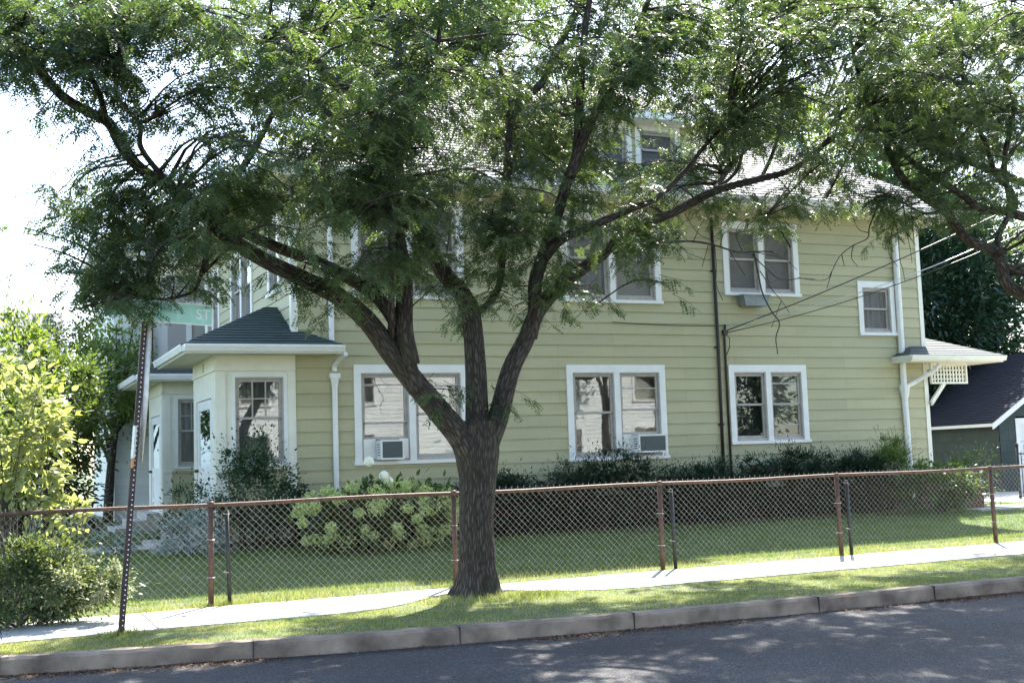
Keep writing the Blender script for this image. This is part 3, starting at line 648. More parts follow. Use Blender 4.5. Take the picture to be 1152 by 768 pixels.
# air conditioners and the box under the upper window
def aircon(u0, u1, z0, z1, label, side):
    a = empty('air_conditioner', ((u0+u1)/2, YW, z0), label, 'air conditioner')
    b = MB(); b.box(u0, u1, YW-.30, YW+.12, z0, z1); b.build('case', M['acwhite'], a)
    f_ = MB(); t = .03
    f_.box(u0-.006, u1+.006, YW-.325, YW-.302, z0-.004, z0+t); f_.box(u0-.006, u1+.006, YW-.325, YW-.302, z1-t, z1+.006); f_.box(u0-.006, u0+t, YW-.325, YW-.302, z0+t, z1-t); f_.box(u1-t, u1+.006, YW-.325, YW-.302, z0+t, z1-t); f_.build('front_frame', M['acwhite'], a)
    c = MB(); c.box(u0+t, u1-t, YW-.308, YW-.302, z0+t, z1-t)
    for k in range(14):
        z = z0+t+(z1-z0-2*t)*(k+.5)/14; c.box(u0+t, u1-t, YW-.316, YW-.308, z-.004, z+.004)
    c.build('coil_grille', M['acgrill'], a)
    v = MB()
    for k in range(5): v.box(u0-.004, u0, YW-.24, YW-.1, z0+.08+k*.05, z0+.1+k*.05)
    v.build('side_vent', M['acgrill'], a)
    return a
a1 = aircon(li1[0][0]+.28, li1[0][1]-.22, 1.70, 2.07, 'white boxy air conditioner in the window left of the big trunk', 0)
fp = MB(); fp.box(li1[0][0]+.03, li1[0][0]+.27, YW-.03, YW-.005, zb1+.05, 2.10); fp.build('side_panel', M['acwhite'], a1); fp = MB(); fp.box(li1[0][1]-.21, li1[0][1]-.03, YW-.03, YW-.005, zb1+.05, 2.10); fp.build('side_panel', M['acwhite'], a1)
a2 = aircon(li2[1][0]+.24, li2[1][1]-.06, 1.67, 2.04, 'white air conditioner with a grey coil in the window right of the trunk', 1)
fp = MB(); fp.box(li2[1][0]+.03, li2[1][0]+.235, YW-.03, YW-.005, zb2+.06, 2.06); fp.build('side_panel', M['acwhite'], a2)
bx = MB(); bx.prism([(15.38, YW-.05, 5.085), (16.08, YW-.05, 5.085), (16.02, YW-.05, 4.83), (15.44, YW-.05, 4.83)], (0, -.26, 0)); bx.prism([(15.36, YW-.04, 5.055), (16.1, YW-.04, 5.055), (16.1, YW-.04, 5.082), (15.36, YW-.04, 5.082)], (0, -.29, 0))
tag(bx.build('window_box', M['boxgrey'], None, (15.73, YW-.2, 4.83)), 'grey metal box hanging under the upper window above the cable attachment', 'window box')

# ------------------------------------------------------------------ overhead wires
def wire(p0, p1, sag, r, label, mat):
    p0, p1 = np.asarray(p0, float), np.asarray(p1, float); mb = MB()
    pts = [p0+(p1-p0)*t-np.array([0, 0, sag*4*t*(1-t)]) for t in np.linspace(0, 1, 26)]
    mb.tube(pts, r, 5); return tag(mb.build('utility_cable', mat, None, p0), label, 'cable', 'service cables at the house')
wire((15.02, YW-.08, 4.28), onY(1210, 198, 19), .12, .013, 'thick black service cable rising highest from the wall to the right', M['blackpipe'])
wire((15.02, YW-.08, 4.40), onY(1210, 222, 19), .38, .011, 'pale middle cable sagging across the siding towards the right', M['galv'])
wire((15.02, YW-.08, 4.24), onY(1210, 232, 19), .30, .010, 'thin black cable sagging lowest across the small upper window', M['blackpipe'])
wire((12.2, YW-.04, 4.44), (15.02, YW-.06, 4.40), .03, .009, 'thin black wire clipped flat along the siding left of the conduits', M['blackpipe'])

# ------------------------------------------------------------------ fence
FYY = 14.75; FT = 1.24; fx0, fx1 = -3.8, 27.0
fence = empty('chain_link_fence', (2.54, FYY, 0), 'rusty chain-link fence with a brown top rail running along the sidewalk', 'fence')
mb = MB(); prx = np.arange(fx0, fx1+.1, .5)
rail_pts = [(x, FYY, FT-.02+.008*math.sin(x*1.7)) for x in prx]; mb.tube(rail_pts, .024, 10); mb.build('top_rail', M['rust'], fence)
k = 0
for i in range(-2, 8):
    x = 2.54+3.15*i; lean = random.uniform(-.02, .02)
    mb = MB(); mb.tube([(x+lean, FYY-.005, -.1), (x, FYY-.005, FT-.045)], .034, 10); mb.tube([(x, FYY-.005, FT-.05), (x, FYY-.003, FT+.005), (x, FYY, FT+.016)], [.04, .04, .03], 10)
    o = mb.build('post', M['rust'], fence)
    for z in (.35, .8): t = MB(); t.tube([(x-.045, FYY+.03, z), (x-.03, FYY-.04, z+.005), (x+.03, FYY-.04, z-.003), (x+.046, FYY+.03, z)], .006, 5); t.build('tie', M['wire'], fence)
    if i in (0, 2, 3, 5):
        mb = MB(); xx = x+.19; mb.tube([(xx+.03, FYY+.01, -.1), (xx, FYY, FT-.1)], .026, 8); mb.build('stake', M['darkmetal'], fence)['label'] = 'dark steel stake beside the rusty post'
        for z in (.40, FT-.14): t = MB(); t.tube([(xx-.035, FYY+.02, z+.004), (xx, FYY-.032, z), (xx+.035, FYY+.02, z-.004)], .009, 5); t.build('tie', M['wire'], fence)
# diagonal wires
mb = MB(); st = .090; z0, z1 = .03, FT+.012; Hh = z1-z0; r = .0016
def thin(mb, a, b, r):
    a, b = np.asarray(a, float), np.asarray(b, float); t = nrm(b-a); s1 = nrm(np.cross(t, (0, 1, 0)))*r; s2 = np.array([0, r, 0])
    P = [a+s1, a+s2, a-s1, a-s2, b+s1, b+s2, b-s1, b-s2]; i = len(mb.v); mb.v += P
    for k in range(4):
        k2 = (k+1) % 4; mb.f.append([i+k, i+k2, i+4+k2, i+4+k]); mb.sm.append(False); mb.uv += [(0, 0)]*4
n = int((fx1-fx0)/st); bow = lambda x, z: .03*math.sin(x*2*math.pi/3.15)*math.sin(math.pi*z/1.24)+.012*math.sin(x*5.1+z*3)
for i in range(n):
    x = fx0+i*st
    for dx, dy in ((Hh, .004), (-Hh, -.004)):
        xs_ = x if dx > 0 else x+.02
        prev = None
        for q in range(4):
            t = q/3; X_, Z_ = xs_+dx*t, z0+Hh*t; p = (X_, FYY+.05+dy+bow(X_, Z_)*.5, Z_)
            if prev is not None and fx0-1 < X_ < fx1+1: thin(mb, prev, p, r)
            prev = p
    # twisted tips standing above the rail
    thin(mb, (x+.01, FYY+.04, FT-.03), (x-.004, FYY+.03, FT+.042), r*2); thin(mb, (x-.008, FYY+.04, FT-.02), (x+.008, FYY+.028, FT+.037), r*1.8)
mb.build('chain_mesh', M['wire'], fence)

# ------------------------------------------------------------------ street sign
pb = onZ(136, 714)
sp = empty('street_sign', pb, 'leaning brown perforated sign post with a pale green street name sign', 'street sign')
top = onY(164, 345, 12.93)
mb = MB(); d = nrm(top-pb); w_ = .058; side = nrm(np.cross(d, (0, 1, 0))); fw_ = np.cross(side, d)
a0 = pb-d*.15; L = np.linalg.norm(top-pb)+.2
mb.obox(a0-side*w_/2-fw_*w_/2, side*w_, fw_*.006, d*L); mb.obox(a0-side*w_/2-fw_*(w_/2-.007), side*.006, fw_*(w_-.01), d*L); mb.obox(a0+side*(w_/2-.006)-fw_*(w_/2-.007), side*.006, fw_*(w_-.01), d*L)
mb.build('post', M['signpost'], sp)
ho = MB(); k = .25
while k < L-.05:
    c = a0+d*k-fw_*(w_/2+.002)-side*.006; hx = [c+side*(.007*math.cos(q*math.pi/4))+d*(.007*math.sin(q*math.pi/4)) for q in range(8)]; ho.prism(hx, fw_*.0015); k += .0254*2
ho.build('hole', M['signwhite'], sp)
# paler upper pole bolted behind
q0, q1 = onY(159, 520, 12.99), onY(170.5, 262, 12.99)
mb = MB(); mb.tube([q0, q0+(q1-q0)*.25, q1], [.012, .045, .05], 12); mb.build('upper_pole', M['galv'], sp)
mb = MB(); bd = nrm([2301, 438, -90]); bn = nrm(np.cross(bd, (0, 0, 1)))    # bn faces the camera side
if bn[1] > 0: bn = -bn
r_top = onY(237.5, 344.5, 12.93); bu = nrm(np.cross(bn, bd)); bu = bu if bu[2] > 0 else -bu
SW, SH = .86, .225; o = r_top-bd*SW-bu*SH+bn*.06
mb.obox(o, bd*SW, bu*SH, bn*.004); bl = mb.build('name_plate', M['signwhite'], sp)
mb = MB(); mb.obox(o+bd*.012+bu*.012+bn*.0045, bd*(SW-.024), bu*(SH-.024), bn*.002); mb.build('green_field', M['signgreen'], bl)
text('ST', .15, o+bd*(SW-.03)+bu*SH*.5+bn*.0075, bd, bn, M['signwhite'], bl, .0012, 'lettering', 'RIGHT')
mb = MB(); o2 = top+np.array([0, 0, -.06]); bd2 = nrm([-.62, .78, 0.02])
mb.obox(o2-bd2*.12, bd2*.72, (0, 0, .2), np.cross(bd2, (0, 0, 1))*.004); mb.build('name_plate', M['signdark'], sp)['label'] = 'dark green second name plate set crosswise'
mb = MB(); mb.tube([top-d*.05, top+d*.06], .04, 8); mb.build('bracket', M['darkmetal'], sp)
# a small sign seen nearly edge-on
m0 = onY(148.5, 526, 12.86); vdir = nrm(m0-CAM); vd = nrm([vdir[0], vdir[1], 0]); pd = nrm(vd+.10*np.array([vd[1], -vd[0], 0]))
mb = MB(); mb.obox(m0-pd*.15, pd*.3, d*.43, np.cross(pd, d)*.012); mb.obox(m0-pd*.15+d*.10+np.cross(pd, d)*-.004, pd*.3, d*.33, np.cross(pd, d)*.003)
mb.build('parking_plate', M['orange'], sp)
mb = MB(); mb.obox(m0-pd*.151+d*.10-np.cross(pd, d)*.006, pd*.302, d*.331, np.cross(pd, d)*.022); mb.build('parking_plate', M['signwhite'], sp)

# ------------------------------------------------------------------ trees
def lumpy(seed, amp=.06):
    r_ = random.Random(seed); ph = [r_.uniform(0, 6.28) for _ in range(6)]
    return lambda th, L, i: 1+amp*(math.sin(3*th+ph[0]+L*.7)+.7*math.sin(5*th+ph[1]-L*1.1)+.5*math.sin(2*th+ph[2]+L*2.3)+.45*math.sin(9*th+ph[3]+L*.5)+.3*math.sin(14*th+ph[4]-L*.4))
class Tree:
    def __init__(s): s.mb = MB(); s.nodes = []; s.rad = []
    def limb(s, pts, r0, r1, n=12, seed=0, sub=5, lump=.035, power=1.0):
        P = catmull(pts, sub); m = len(P); rs = [r0+(r1-r0)*(i/(m-1))**power for i in range(m)]
        s.mb.tube(P, rs, n, lump=lumpy(seed, lump) if lump else None)
        for p, r in zip(P, rs): s.nodes.append(p); s.rad.append(r)
        return P
    def px(s, pts, Y, r0, r1, **k):
        n = len(pts); Ys = [Y]*n if not hasattr(Y, '__len__') else list(np.interp(np.linspace(0, 1, n), np.linspace(0, 1, len(Y)), Y))
        return s.limb([onY(x, y, yy) for (x, y), yy in zip(pts, Ys)], r0, r1, **k)

def make_foliage(tree, clumps, r, leaf_len=(.13, .2), sprays=7, per=8, pairs=7, lw=.019, ll=.041):
    """clumps: (N,3) branchlet ends. Returns leaflet polygons; twigs go into tree.mb"""
    nodes = np.array(tree.nodes); radn = np.array(tree.rad)
    P, D, Nn, LL = [], [], [], []
    for c in clumps:
        dist = np.linalg.norm(nodes-c, axis=1)+2.0*np.maximum(0, nodes[:, 2]-c[2]-.5)+np.where(radn > .13, 1.5, 0)
        a = nodes[int(np.argmin(dist))]
        L = np.linalg.norm(c-a)
        if L > 3.2: a = c+(a-c)*(1.2/L); L = 1.2
        mid = (a+c)/2+np.array([r.normal(0, .08), r.normal(0, .08), .10*L+r.normal(0, .05)])*min(L, 1.5)
        pts = catmull([a, mid, c], 3); m = len(pts)
        rr0 = min(.008+.007*L, .028); tree.mb.tube(pts, [rr0+(.004-rr0)*i/(m-1) for i in range(m)], 4, cap=False)
        T = np.array(pts); out = nrm((c-a)*np.array([1, 1, .3])+r.normal(0, .15, 3)) if L > 1e-3 else np.array([1., 0, 0])
        for _ in range(sprays):
            s0 = T[r.integers(max(0, m//3), m)]+r.normal(0, .07, 3)
            az = r.uniform(0, 2*math.pi); dr_ = nrm(np.array([math.cos(az), math.sin(az), r.normal(-.12, .3)])+out*.55)
            sl_ = r.uniform(.2, .5)
            end = s0+dr_*sl_+np.array([0, 0, -.18*sl_])
            tree.mb.tube([s0, (s0+end)/2+[0, 0, .03], end], [.004, .003, .002], 3, cap=False)
            t = r.uniform(.2, 1, per); base = s0+(end-s0)*t[:, None]
            sd = np.cross(dr_, [0, 0, 1]); sg = np.where(np.arange(per) % 2 == 0, 1, -1)
            dd = dr_*r.uniform(.2, .9, per)[:, None]+sd*(sg*r.uniform(.5, 1.1, per))[:, None]+np.stack([r.normal(0, .15, per), r.normal(0, .15, per), r.normal(-.32, .22, per)], 1)
            P.append(base); D.append(dd); LL.append(r.uniform(*leaf_len, per))
            Nn.append(np.stack([r.normal(0, .35, per), r.normal(0, .35, per), np.ones(per)], 1))
    P = np.concatenate(P); D = unit(np.concatenate(D)); Nn = np.concatenate(Nn); LL = np.concatenate(LL)
    S = unit(np.cross(D, Nn)); N2 = np.cross(S, D); K = len(P)
    tt = np.repeat(np.linspace(.12, 1, pairs), 2); sg = np.tile([1, -1], pairs)
    pos = P[:, None]+D[:, None]*(LL[:, None, None]*tt[None, :, None])-N2[:, None]*(LL[:, None, None]*.28*(tt**2)[None, :, None])
    dl = S[:, None]*sg[None, :, None]+D[:, None]*.42-N2[:, None]*r.uniform(-.05, .5, (K, 1, 1))+r.normal(0, .1, (K, 2*pairs, 3))
    nl = N2[:, None]+r.normal(0, .22, (K, 2*pairs, 3))
    q = K*2*pairs; size = np.repeat(LL/.165, 2*pairs)*r.uniform(.85, 1.15, q)
    return blades(pos.reshape(-1, 3), dl.reshape(-1, 3), nl.reshape(-1, 3), ll*size, lw*size, [(0, 0), (.35, .5), (.8, .4), (1, 0), (.8, -.4), (.35, -.5)] if False else DIAM)

DENS = 1.5
def sample_regions(regs, r):
    """branchlets in groups of three or four, so that gaps stay open between the groups"""
    C = []
    for (cx, cy, rx, ry, n, ya, yb) in regs:
        n = int(round(n*DENS)); k = 0
        if yb-ya > 2.2: ya, yb = ya-1.2, min(yb+2.2, 19.4)      # the crowns reach out over the road and the lawn
        while k < n:
            u, v = r.uniform(-1, 1, 2)
            if u*u+v*v > 1: continue
            g = onY(cx+u*rx, cy+v*ry, r.uniform(ya, yb)); q = min(int(r.integers(4, 9)), n-k)
            for _ in range(q): C.append(g+r.normal(0, 1, 3)*np.array([.42, .42, .17]))
            k += q
    return np.array(C)

# --- main street tree
TY = 13.82; tb = onZ(538, 668); TY = tb[1]
loc = Tree()
# trunk with root flare
P = [np.array([tb[0], TY, -.12]), np.array([tb[0]-.005, TY, .0]), np.array([tb[0], TY, .12]), np.array([tb[0]+.0, TY, .35]), np.array([tb[0]+.005, TY, .9]), onY(537.5, 540, TY), onY(537, 512, TY), onY(536, 492, TY), onY(536, 474, TY)]
Pc = catmull(P, 7); m = len(Pc)
zz_ = [p[2] for p in Pc]; rad = [float(np.interp(z, [-.12, 0, .1, .3, .8, 1.4, 1.75, 2.1], [.40, .335, .28, .238, .212, .228, .275, .26])) for z in zz_]
rr_ = random.Random(3); ph = [rr_.uniform(0, 6.28) for _ in range(4)]
def flare(th, L, i):
    z = zz_[i]; k = max(0, 1-z/.5)
    return 1+.16*k*math.sin(5*th+ph[0])+.022*math.sin(3*th+ph[1]+z)+.018*math.sin(11*th+z*1.5)+.014*math.sin(19*th-z*2+ph[2])+.012*math.sin(29*th+z*3)+.02*math.sin(2*th+z*2.2+ph[3])
loc.mb.tube(Pc, rad, 64, lump=flare)
for p, q in zip(Pc[-10:], rad[-10:]): loc.nodes.append(p); loc.rad.append(q)
A = loc.px
A([(531, 520), (520, 494), (497, 466), (468, 432), (442, 400), (414, 362), (384, 336), (346, 316), (308, 298), (276, 280), (250, 262), (238, 246)], [13.8, 13.7, 13.4, 13.0], .185, .066, n=28, seed=1, power=.72)
A([(470, 440), (458, 405), (450, 372), (430, 340), (408, 322), (362, 297), (316, 280), (280, 264), (250, 250), (232, 228)], [13.65, 13.6, 13.9, 14.1], .11, .055, n=22, seed=2, power=.7)
A([(462, 410), (455, 372), (455, 340), (455, 311), (450, 280), (444, 247), (436, 215), (420, 170), (400, 130), (372, 90), (334, 49), (300, 45), (264, 42), (215, 14), (180, -20)], [13.6, 13.3, 12.9], .115, .032, n=20, seed=3)
A([(538, 520), (537, 486), (536, 450), (534, 404), (529, 354), (518, 330), (502, 312), (484, 281), (468, 250), (450, 200), (440, 140), (448, 70), (440, 0), (430, -80)], [13.85, 13.9, 14.2, 14.6], .16, .045, n=26, seed=4)
A([(528, 360), (540, 350), (556, 333), (564, 308), (566, 260), (572, 200), (574, 140), (590, 112), (609, 94), (623, 62), (640, 30), (655, 0), (690, -60)], [14, 14.3, 14.8], .045, .05, n=16, seed=5)
A([(576, 150), (569, 100), (561, 60), (572, 20), (580, -20), (570, -90)], [14.5, 14.9], .05, .025, n=12, seed=6)
A([(545, 522), (550, 498), (561, 470), (575, 417), (592, 382), (603, 354), (616, 336), (632, 319), (652, 304), (675, 288), (701, 264), (728, 250), (757, 239), (804, 215), (856, 201), (891, 191), (919, 170), (938, 154), (980, 140)], [13.8, 13.7, 13.5, 13.9, 14.3], .158, .03, n=24, seed=7, power=.7)
A([(596, 380), (602, 350), (602, 318), (612, 285), (624, 250), (637, 208), (648, 176), (651, 132), (654, 87), (658, 35), (668, -30)], [13.7, 13.3, 13.1], .10, .035, n=18, seed=8)
A([(640, 200), (655, 160), (668, 130), (689, 90), (702, 60), (722, 20), (740, -30)], [13.25, 13.0, 12.6], .075, .03, n=14, seed=9)
A([(612, 290), (630, 270), (655, 258), (682, 247), (712, 234), (740, 222), (773, 190), (790, 168), (815, 140)], [13.4, 13.0, 12.7], .07, .02, n=12, seed=10)
# left limbs beyond the foliage
A([(240, 248), (214, 228), (185, 208), (156, 188), (136, 163), (122, 138), (97, 125), (70, 108), (45, 80), (21, 52), (0, 35), (-30, 5)], [13.0, 12.7, 12.5], .068, .04, n=14, seed=11)
A([(120, 137), (111, 104), (94, 70), (90, 42), (80, 0)], [12.6, 12.3], .035, .018, n=8, seed=12)
A([(200, 215), (174, 188), (158, 164), (157, 140), (134, 112), (129, 87), (120, 50)], [12.7, 12.2], .035, .016, n=8, seed=13)
A([(237, 244), (233, 280), (227, 305), (219, 326), (204, 333), (190, 336), (176, 336), (160, 330)], [13.0, 12.7], .03, .008, n=7, seed=14)
A([(300, 45), (330, 80), (362, 120), (396, 150), (418, 170)], [12.9, 12.8], .02, .045, n=8, seed=15)
A([(240, 246), (262, 205), (285, 170), (310, 120), (330, 60), (345, 0)], [13.1, 13.6, 14], .05, .02, n=10, seed=16)
A([(45, 80), (60, 52), (95, 40), (140, 20), (190, 5)], [12.5, 12.9], .025, .012, n=7, seed=17)
A([(35, 68), (20, 40), (35, 10), (60, -20)], [12.5, 12.2], .022, .012, n=7, seed=18)
A([(856, 201), (870, 170), (880, 130), (878, 80), (890, 40), (900, -10)], [14.2, 14.5], .03, .015, n=8, seed=19)
A([(804, 215), (830, 190), (838, 150), (845, 100), (830, 50)], [14.1, 13.6], .028, .012, n=8, seed=20)
# limbs reaching over the road and towards the house
for k_, (st_, e1, e2, e3, r0_) in enumerate(((onY(440, 395, 13.7), (4.2, 12.4, 4.8), (4.3, 11.2, 6.0), (3.9, 10.2, 7.0), .045),
        (onY(575, 250, 14.2), (7.0, 15.4, 6.2), (8.6, 16.8, 7.2), (9.8, 18.3, 8.0), .07), (onY(484, 281, 14.1), (4.9, 15.2, 6.0), (4.8, 16.4, 7.0), (5.2, 17.6, 7.6), .06), (onY(804, 215, 14), (10.6, 15.2, 6.0), (12, 16.6, 6.8), (13.2, 18.2, 7.3), .05))):
    loc.limb([st_, e1, e2, e3], r0_, .015, n=10, seed=60+k_)
# bare dead twigs in front of the siding
def tw(pts, Y, r0, r1, seed): loc.px(pts, Y, r0, r1, n=6, seed=seed, sub=4, lump=.12)
tw([(690, 285), (730, 278), (760, 272), (782, 272), (804, 276), (831, 284), (848, 283), (870, 283)], [13.6, 13.3], .02, .008, 21)
tw([(848, 284), (853, 308), (858, 330), (868, 350), (877, 363), (873, 380), (875, 398)], [13.3, 13.2], .013, .006, 22)
tw([(846, 286), (862, 302), (879, 315), (900, 313), (917, 314)], [13.3, 13.2], .009, .004, 23)
tw([(855, 305), (868, 325), (879, 338), (888, 352)], [13.3, 13.3], .007, .003, 24)
tw([(804, 276), (806, 300), (806, 320), (813, 338)], [13.3, 13.3], .006, .003, 25)
tw([(848, 283), (870, 288), (884, 292), (897, 304)], 13.3, .007, .003, 26)
tw([(879, 338), (874, 352), (868, 368)], 13.3, .005, .003, 27)
for p in ([(835, 283), (828, 262), (838, 248), (862, 243)], [(780, 272), (790, 250), (800, 238), (786, 225)], [(866, 283), (880, 288), (889, 278)], [(760, 272), (775, 285), (794, 292)], [(797, 275), (790, 300)], [(820, 281), (832, 300), (838, 310)], [(810, 277), (815, 262), (830, 262), (850, 258), (870, 262)], [(862, 305), (866, 318), (878, 312)], [(800, 240), (822, 250), (840, 240)], [(770, 240), (785, 262), (800, 270)]):
    tw(p, 13.3, .006, .003, 28)
tw([(560, 262), (590, 270), (620, 276)], 13.4, .006, .003, 40); tw([(463, 345), (480, 330), (497, 316)], 13.2, .009, .004, 41)
tw([(632, 320), (655, 321), (664, 322), (674, 340)], 13.5, .009, .004, 42); tw([(640, 325), (655, 345), (660, 355)], 13.5, .005, .003, 43)
rtree = np.random.default_rng(11)
regs = [
 (120, 270, 45, 48, 17, 12.0, 13.2), (160, 240, 45, 25, 9, 12.2, 13.4), (135, 320, 28, 20, 6, 12.2, 13), (100, 335, 20, 8, 2, 12.3, 12.8), (195, 262, 30, 14, 4, 12.5, 13.2),
 (90, 16, 120, 28, 19, 11.6, 14), (100, 80, 34, 18, 5, 12, 13), (30, 50, 36, 50, 11, 11.8, 13), (25, 85, 28, 22, 4, 12, 13),
 (195, 50, 26, 30, 4, 12.0, 13.3), (228, 130, 24, 24, 6, 12, 13.6), (278, 175, 58, 80, 24, 12, 15.2), (262, 60, 60, 55, 16, 12, 15.5),
 (325, 212, 50, 36, 10, 12.6, 14.6), (400, 115, 100, 125, 60, 11.8, 16), (390, 225, 70, 50, 11, 12.4, 14.6), (300, 325, 18, 14, 2, 13, 13.3),
 (535, 205, 95, 80, 46, 12, 15.5), (520, 60, 75, 60, 22, 12, 16), (590, 285, 70, 35, 16, 12.8, 14.2), (450, 290, 40, 28, 8, 12.8, 13.6), (490, 130, 80, 80, 16, 12, 15),
 (660, 210, 60, 60, 17, 12.2, 14.8), (690, 280, 45, 20, 7, 12.8, 13.6), (620, 60, 50, 60, 9, 12.6, 15.5), (690, 220, 25, 15, 3, 13, 14.6), (715, 85, 55, 35, 16, 12.8, 15.5), (645, 160, 40, 30, 16, 13.2, 15.5), (600, 120, 30, 30, 4, 13.4, 15.5), (690, 40, 60, 40, 12, 13, 15.5),
 (850, 70, 125, 80, 70, 12.4, 16.5), (805, 140, 60, 45, 20, 13, 15.5), (930, 110, 90, 60, 32, 12.6, 16.5), (760, 40, 60, 50, 16, 12, 16),
 (878, 232, 24, 18, 4, 13.6, 14.2), (832, 240, 16, 12, 2, 13.8, 14.2), (700, 262, 25, 10, 2, 13, 13.4), (560, 420, 4, 18, 1, 13.5, 13.6), (500, 505, 4, 4, 0, 13, 13),
 (940, 185, 50, 20, 8, 13.2, 15),
 (560, 0, 590, 28, 110, 12.5, 15.8), (490, 40, 70, 50, 14, 12.5, 15), (330, 20, 160, 40, 18, 12.5, 15), (820, 10, 200, 30, 20, 12.5, 15),
 # above and in front of the picture
 (560, -120, 620, 110, 32, 11, 18), (300, -60, 320, 60, 16, 10, 16),
]
cl = sample_regions(regs, rtree)
# keep a free space round the lens
V = make_foliage(loc, cl, rtree)
lt_ = empty('honey_locust_tree', (tb[0], TY, 0), 'big street tree forking low into dark limbs in front of the fence', 'tree')
loc.mb.build('trunk', M['bark'], lt_); build_np('crown', V, 4, M['locust'], lt_)
# little sprouts on the trunk
# --- second street tree, its trunk outside the picture
t2 = Tree(); x2 = 19.4; y2 = 13.7
t2.limb([(x2, y2, -.1), (x2, y2, 1), (x2-.1, y2, 2.2), (x2-.3, y2, 3.0)], .36, .28, n=20, seed=31)
B = t2.px
def L2(pts, Y, r0, r1, seed, n=12): return B(pts, Y, r0, r1, n=n, seed=seed)
j = onY(1180, 340, 13.9)
t2.limb([(x2-.3, y2, 2.8), (18.2, 13.8, 3.7), (16.9, 13.9, 4.2), j], .2, .12, n=14, seed=32)
L2([(1180, 340), (1152, 333), (1133, 319), (1126, 300), (1121, 284), (1090, 270), (1074, 252), (1062, 236), (1040, 222), (1015, 200), (1000, 170), (995, 150), (975, 110), (960, 60)], [13.9, 13.8, 13.4], .11, .03, 33)
L2([(1200, 312), (1152, 306), (1130, 300), (1120, 288)], [13.9, 13.8], .08, .07, 34)
t2.limb([(x2-.3, y2, 2.9), (18.6, 13.9, 4.5), (17.4, 14.0, 5.4), onY(1200, 250, 14)], .17, .1, n=14, seed=35)
L2([(1200, 250), (1152, 244), (1130, 238), (1104, 235), (1083, 220), (1052, 200), (1030, 185), (1009, 165), (990, 140)], [14, 14.3], .085, .03, 36)
L2([(1126, 300), (1122, 270), (1132, 248), (1142, 232), (1136, 212), (1122, 200), (1108, 160), (1090, 120), (1080, 60), (1070, 0)], [13.9, 14.4], .055, .03, 37)
L2([(1133, 319), (1142, 300), (1150, 285)], 13.9, .03, .02, 38)
L2([(1104, 235), (1075, 235), (1040, 240), (1005, 222), (975, 222), (955, 215), (930, 222)], [14.2, 13.8], .028, .008, 39)
L2([(1137, 233), (1130, 180), (1140, 120), (1120, 60), (1125, 0)], [14.2, 13.8], .05, .02, 40)
t2.limb([(x2-.3, y2, 2.9), (19.2, 13.3, 5), (18.6, 12.8, 7.5), (17.5, 12.5, 9.5)], .2, .08, n=14, seed=41)
t2.limb([(17.4, 14.0, 5.4), (15.8, 12.6, 6.0), (14.2, 11.4, 6.8), (12.8, 10.4, 7.2)], .045, .01, n=10, seed=45)
t2.limb([(17.4, 14.0, 5.4), (16.2, 15.6, 6.6), (15.2, 17.2, 7.6), (14.6, 18.8, 8.2)], .09, .015, n=10, seed=46)
def tw2(pts, r0, r1): t2.px(pts, 13.7, r0, r1, n=5, seed=50, sub=4, lump=.12)
tw2([(990, 222), (984, 240), (978, 256), (976, 268), (960, 276), (945, 288), (936, 305), (930, 314), (915, 315), (897, 312)], .011, .004)
for p in ([(1000, 225), (1005, 245), (1010, 262), (1012, 290), (1016, 305), (1018, 316)], [(1015, 222), (1018, 245), (1020, 262), (1024, 280), (1026, 296)], [(1007, 245), (1003, 262), (1000, 285), (1010, 300)], [(1025, 225), (1026, 250), (1028, 270)], [(978, 262), (966, 258), (960, 246)], [(960, 276), (958, 290), (965, 300)], [(947, 287), (950, 300)], [(936, 305), (930, 325)], [(1020, 262), (1030, 276)], [(1010, 262), (1000, 268), (996, 280)], [(995, 222), (1000, 240), (1008, 250)]):
    tw2(p, .007, .003)
r2 = np.random.default_rng(21)
regs2 = [(1070, 65, 110, 75, 115, 13, 17), (1090, 150, 70, 40, 20, 13, 16), (1020, 145, 70, 55, 36, 13, 16.5), (1000, 60, 70, 60, 24, 13, 17), (1120, 160, 60, 60, 26, 12.5, 17), (1000, 215, 50, 22, 10, 13, 15), (1115, 255, 45, 40, 7, 14, 17), (1180, 100, 60, 120, 36, 11, 17),
         (1200, -100, 300, 110, 36, 10, 18), (1350, 150, 150, 180, 30, 12, 17)]
V = make_foliage(t2, sample_regions(regs2, r2), r2)
l2 = empty('honey_locust_tree', (x2, y2, 0), 'second street tree whose bare-barked limbs reach in from the right edge above the garage', 'tree')
t2.mb.build('trunk', M['bark'], l2); build_np('crown', V, 4, M['locust'], l2)

# --- shrubs and background trees
def cloud(r, centre, radii, n, leaf, wid, clumps=40, fill=.55, tmpl=OVATE, up_=.5, spread=.16, droop=.25, flat=0.0, low=-.6):
    """leaves gathered in uneven clumps through an ellipsoid"""
    C = []
    while len(C) < clumps:
        p = r.uniform(-1, 1, 3); q = np.linalg.norm(p)
        if q > 1 or q < fill*r.uniform(.3, 1) or p[2] < low: continue
        C.append(p*r.uniform(.8, 1.1))
    C = np.array(C); wgt = r.uniform(.4, 1.6, clumps); idx = r.choice(clumps, n, p=wgt/wgt.sum())
    off = unit(r.normal(0, 1, (n, 3)))*(np.abs(r.normal(0, 1, (n, 1)))*spread)
    loc_ = C[idx]+off; P = np.asarray(centre)+loc_*np.asarray(radii)
    D = unit(loc_)*.8+unit(off)*.7+r.normal(0, .45, (n, 3)); D[:, 2] += up_*.5
    N_ = r.normal(0, .6, (n, 3)); N_[:, 2] += 1.0
    L = leaf*r.uniform(.7, 1.25, n)
    return blades(P, D, N_, L, L*wid, tmpl, droop), np.asarray(centre)+C*np.asarray(radii)
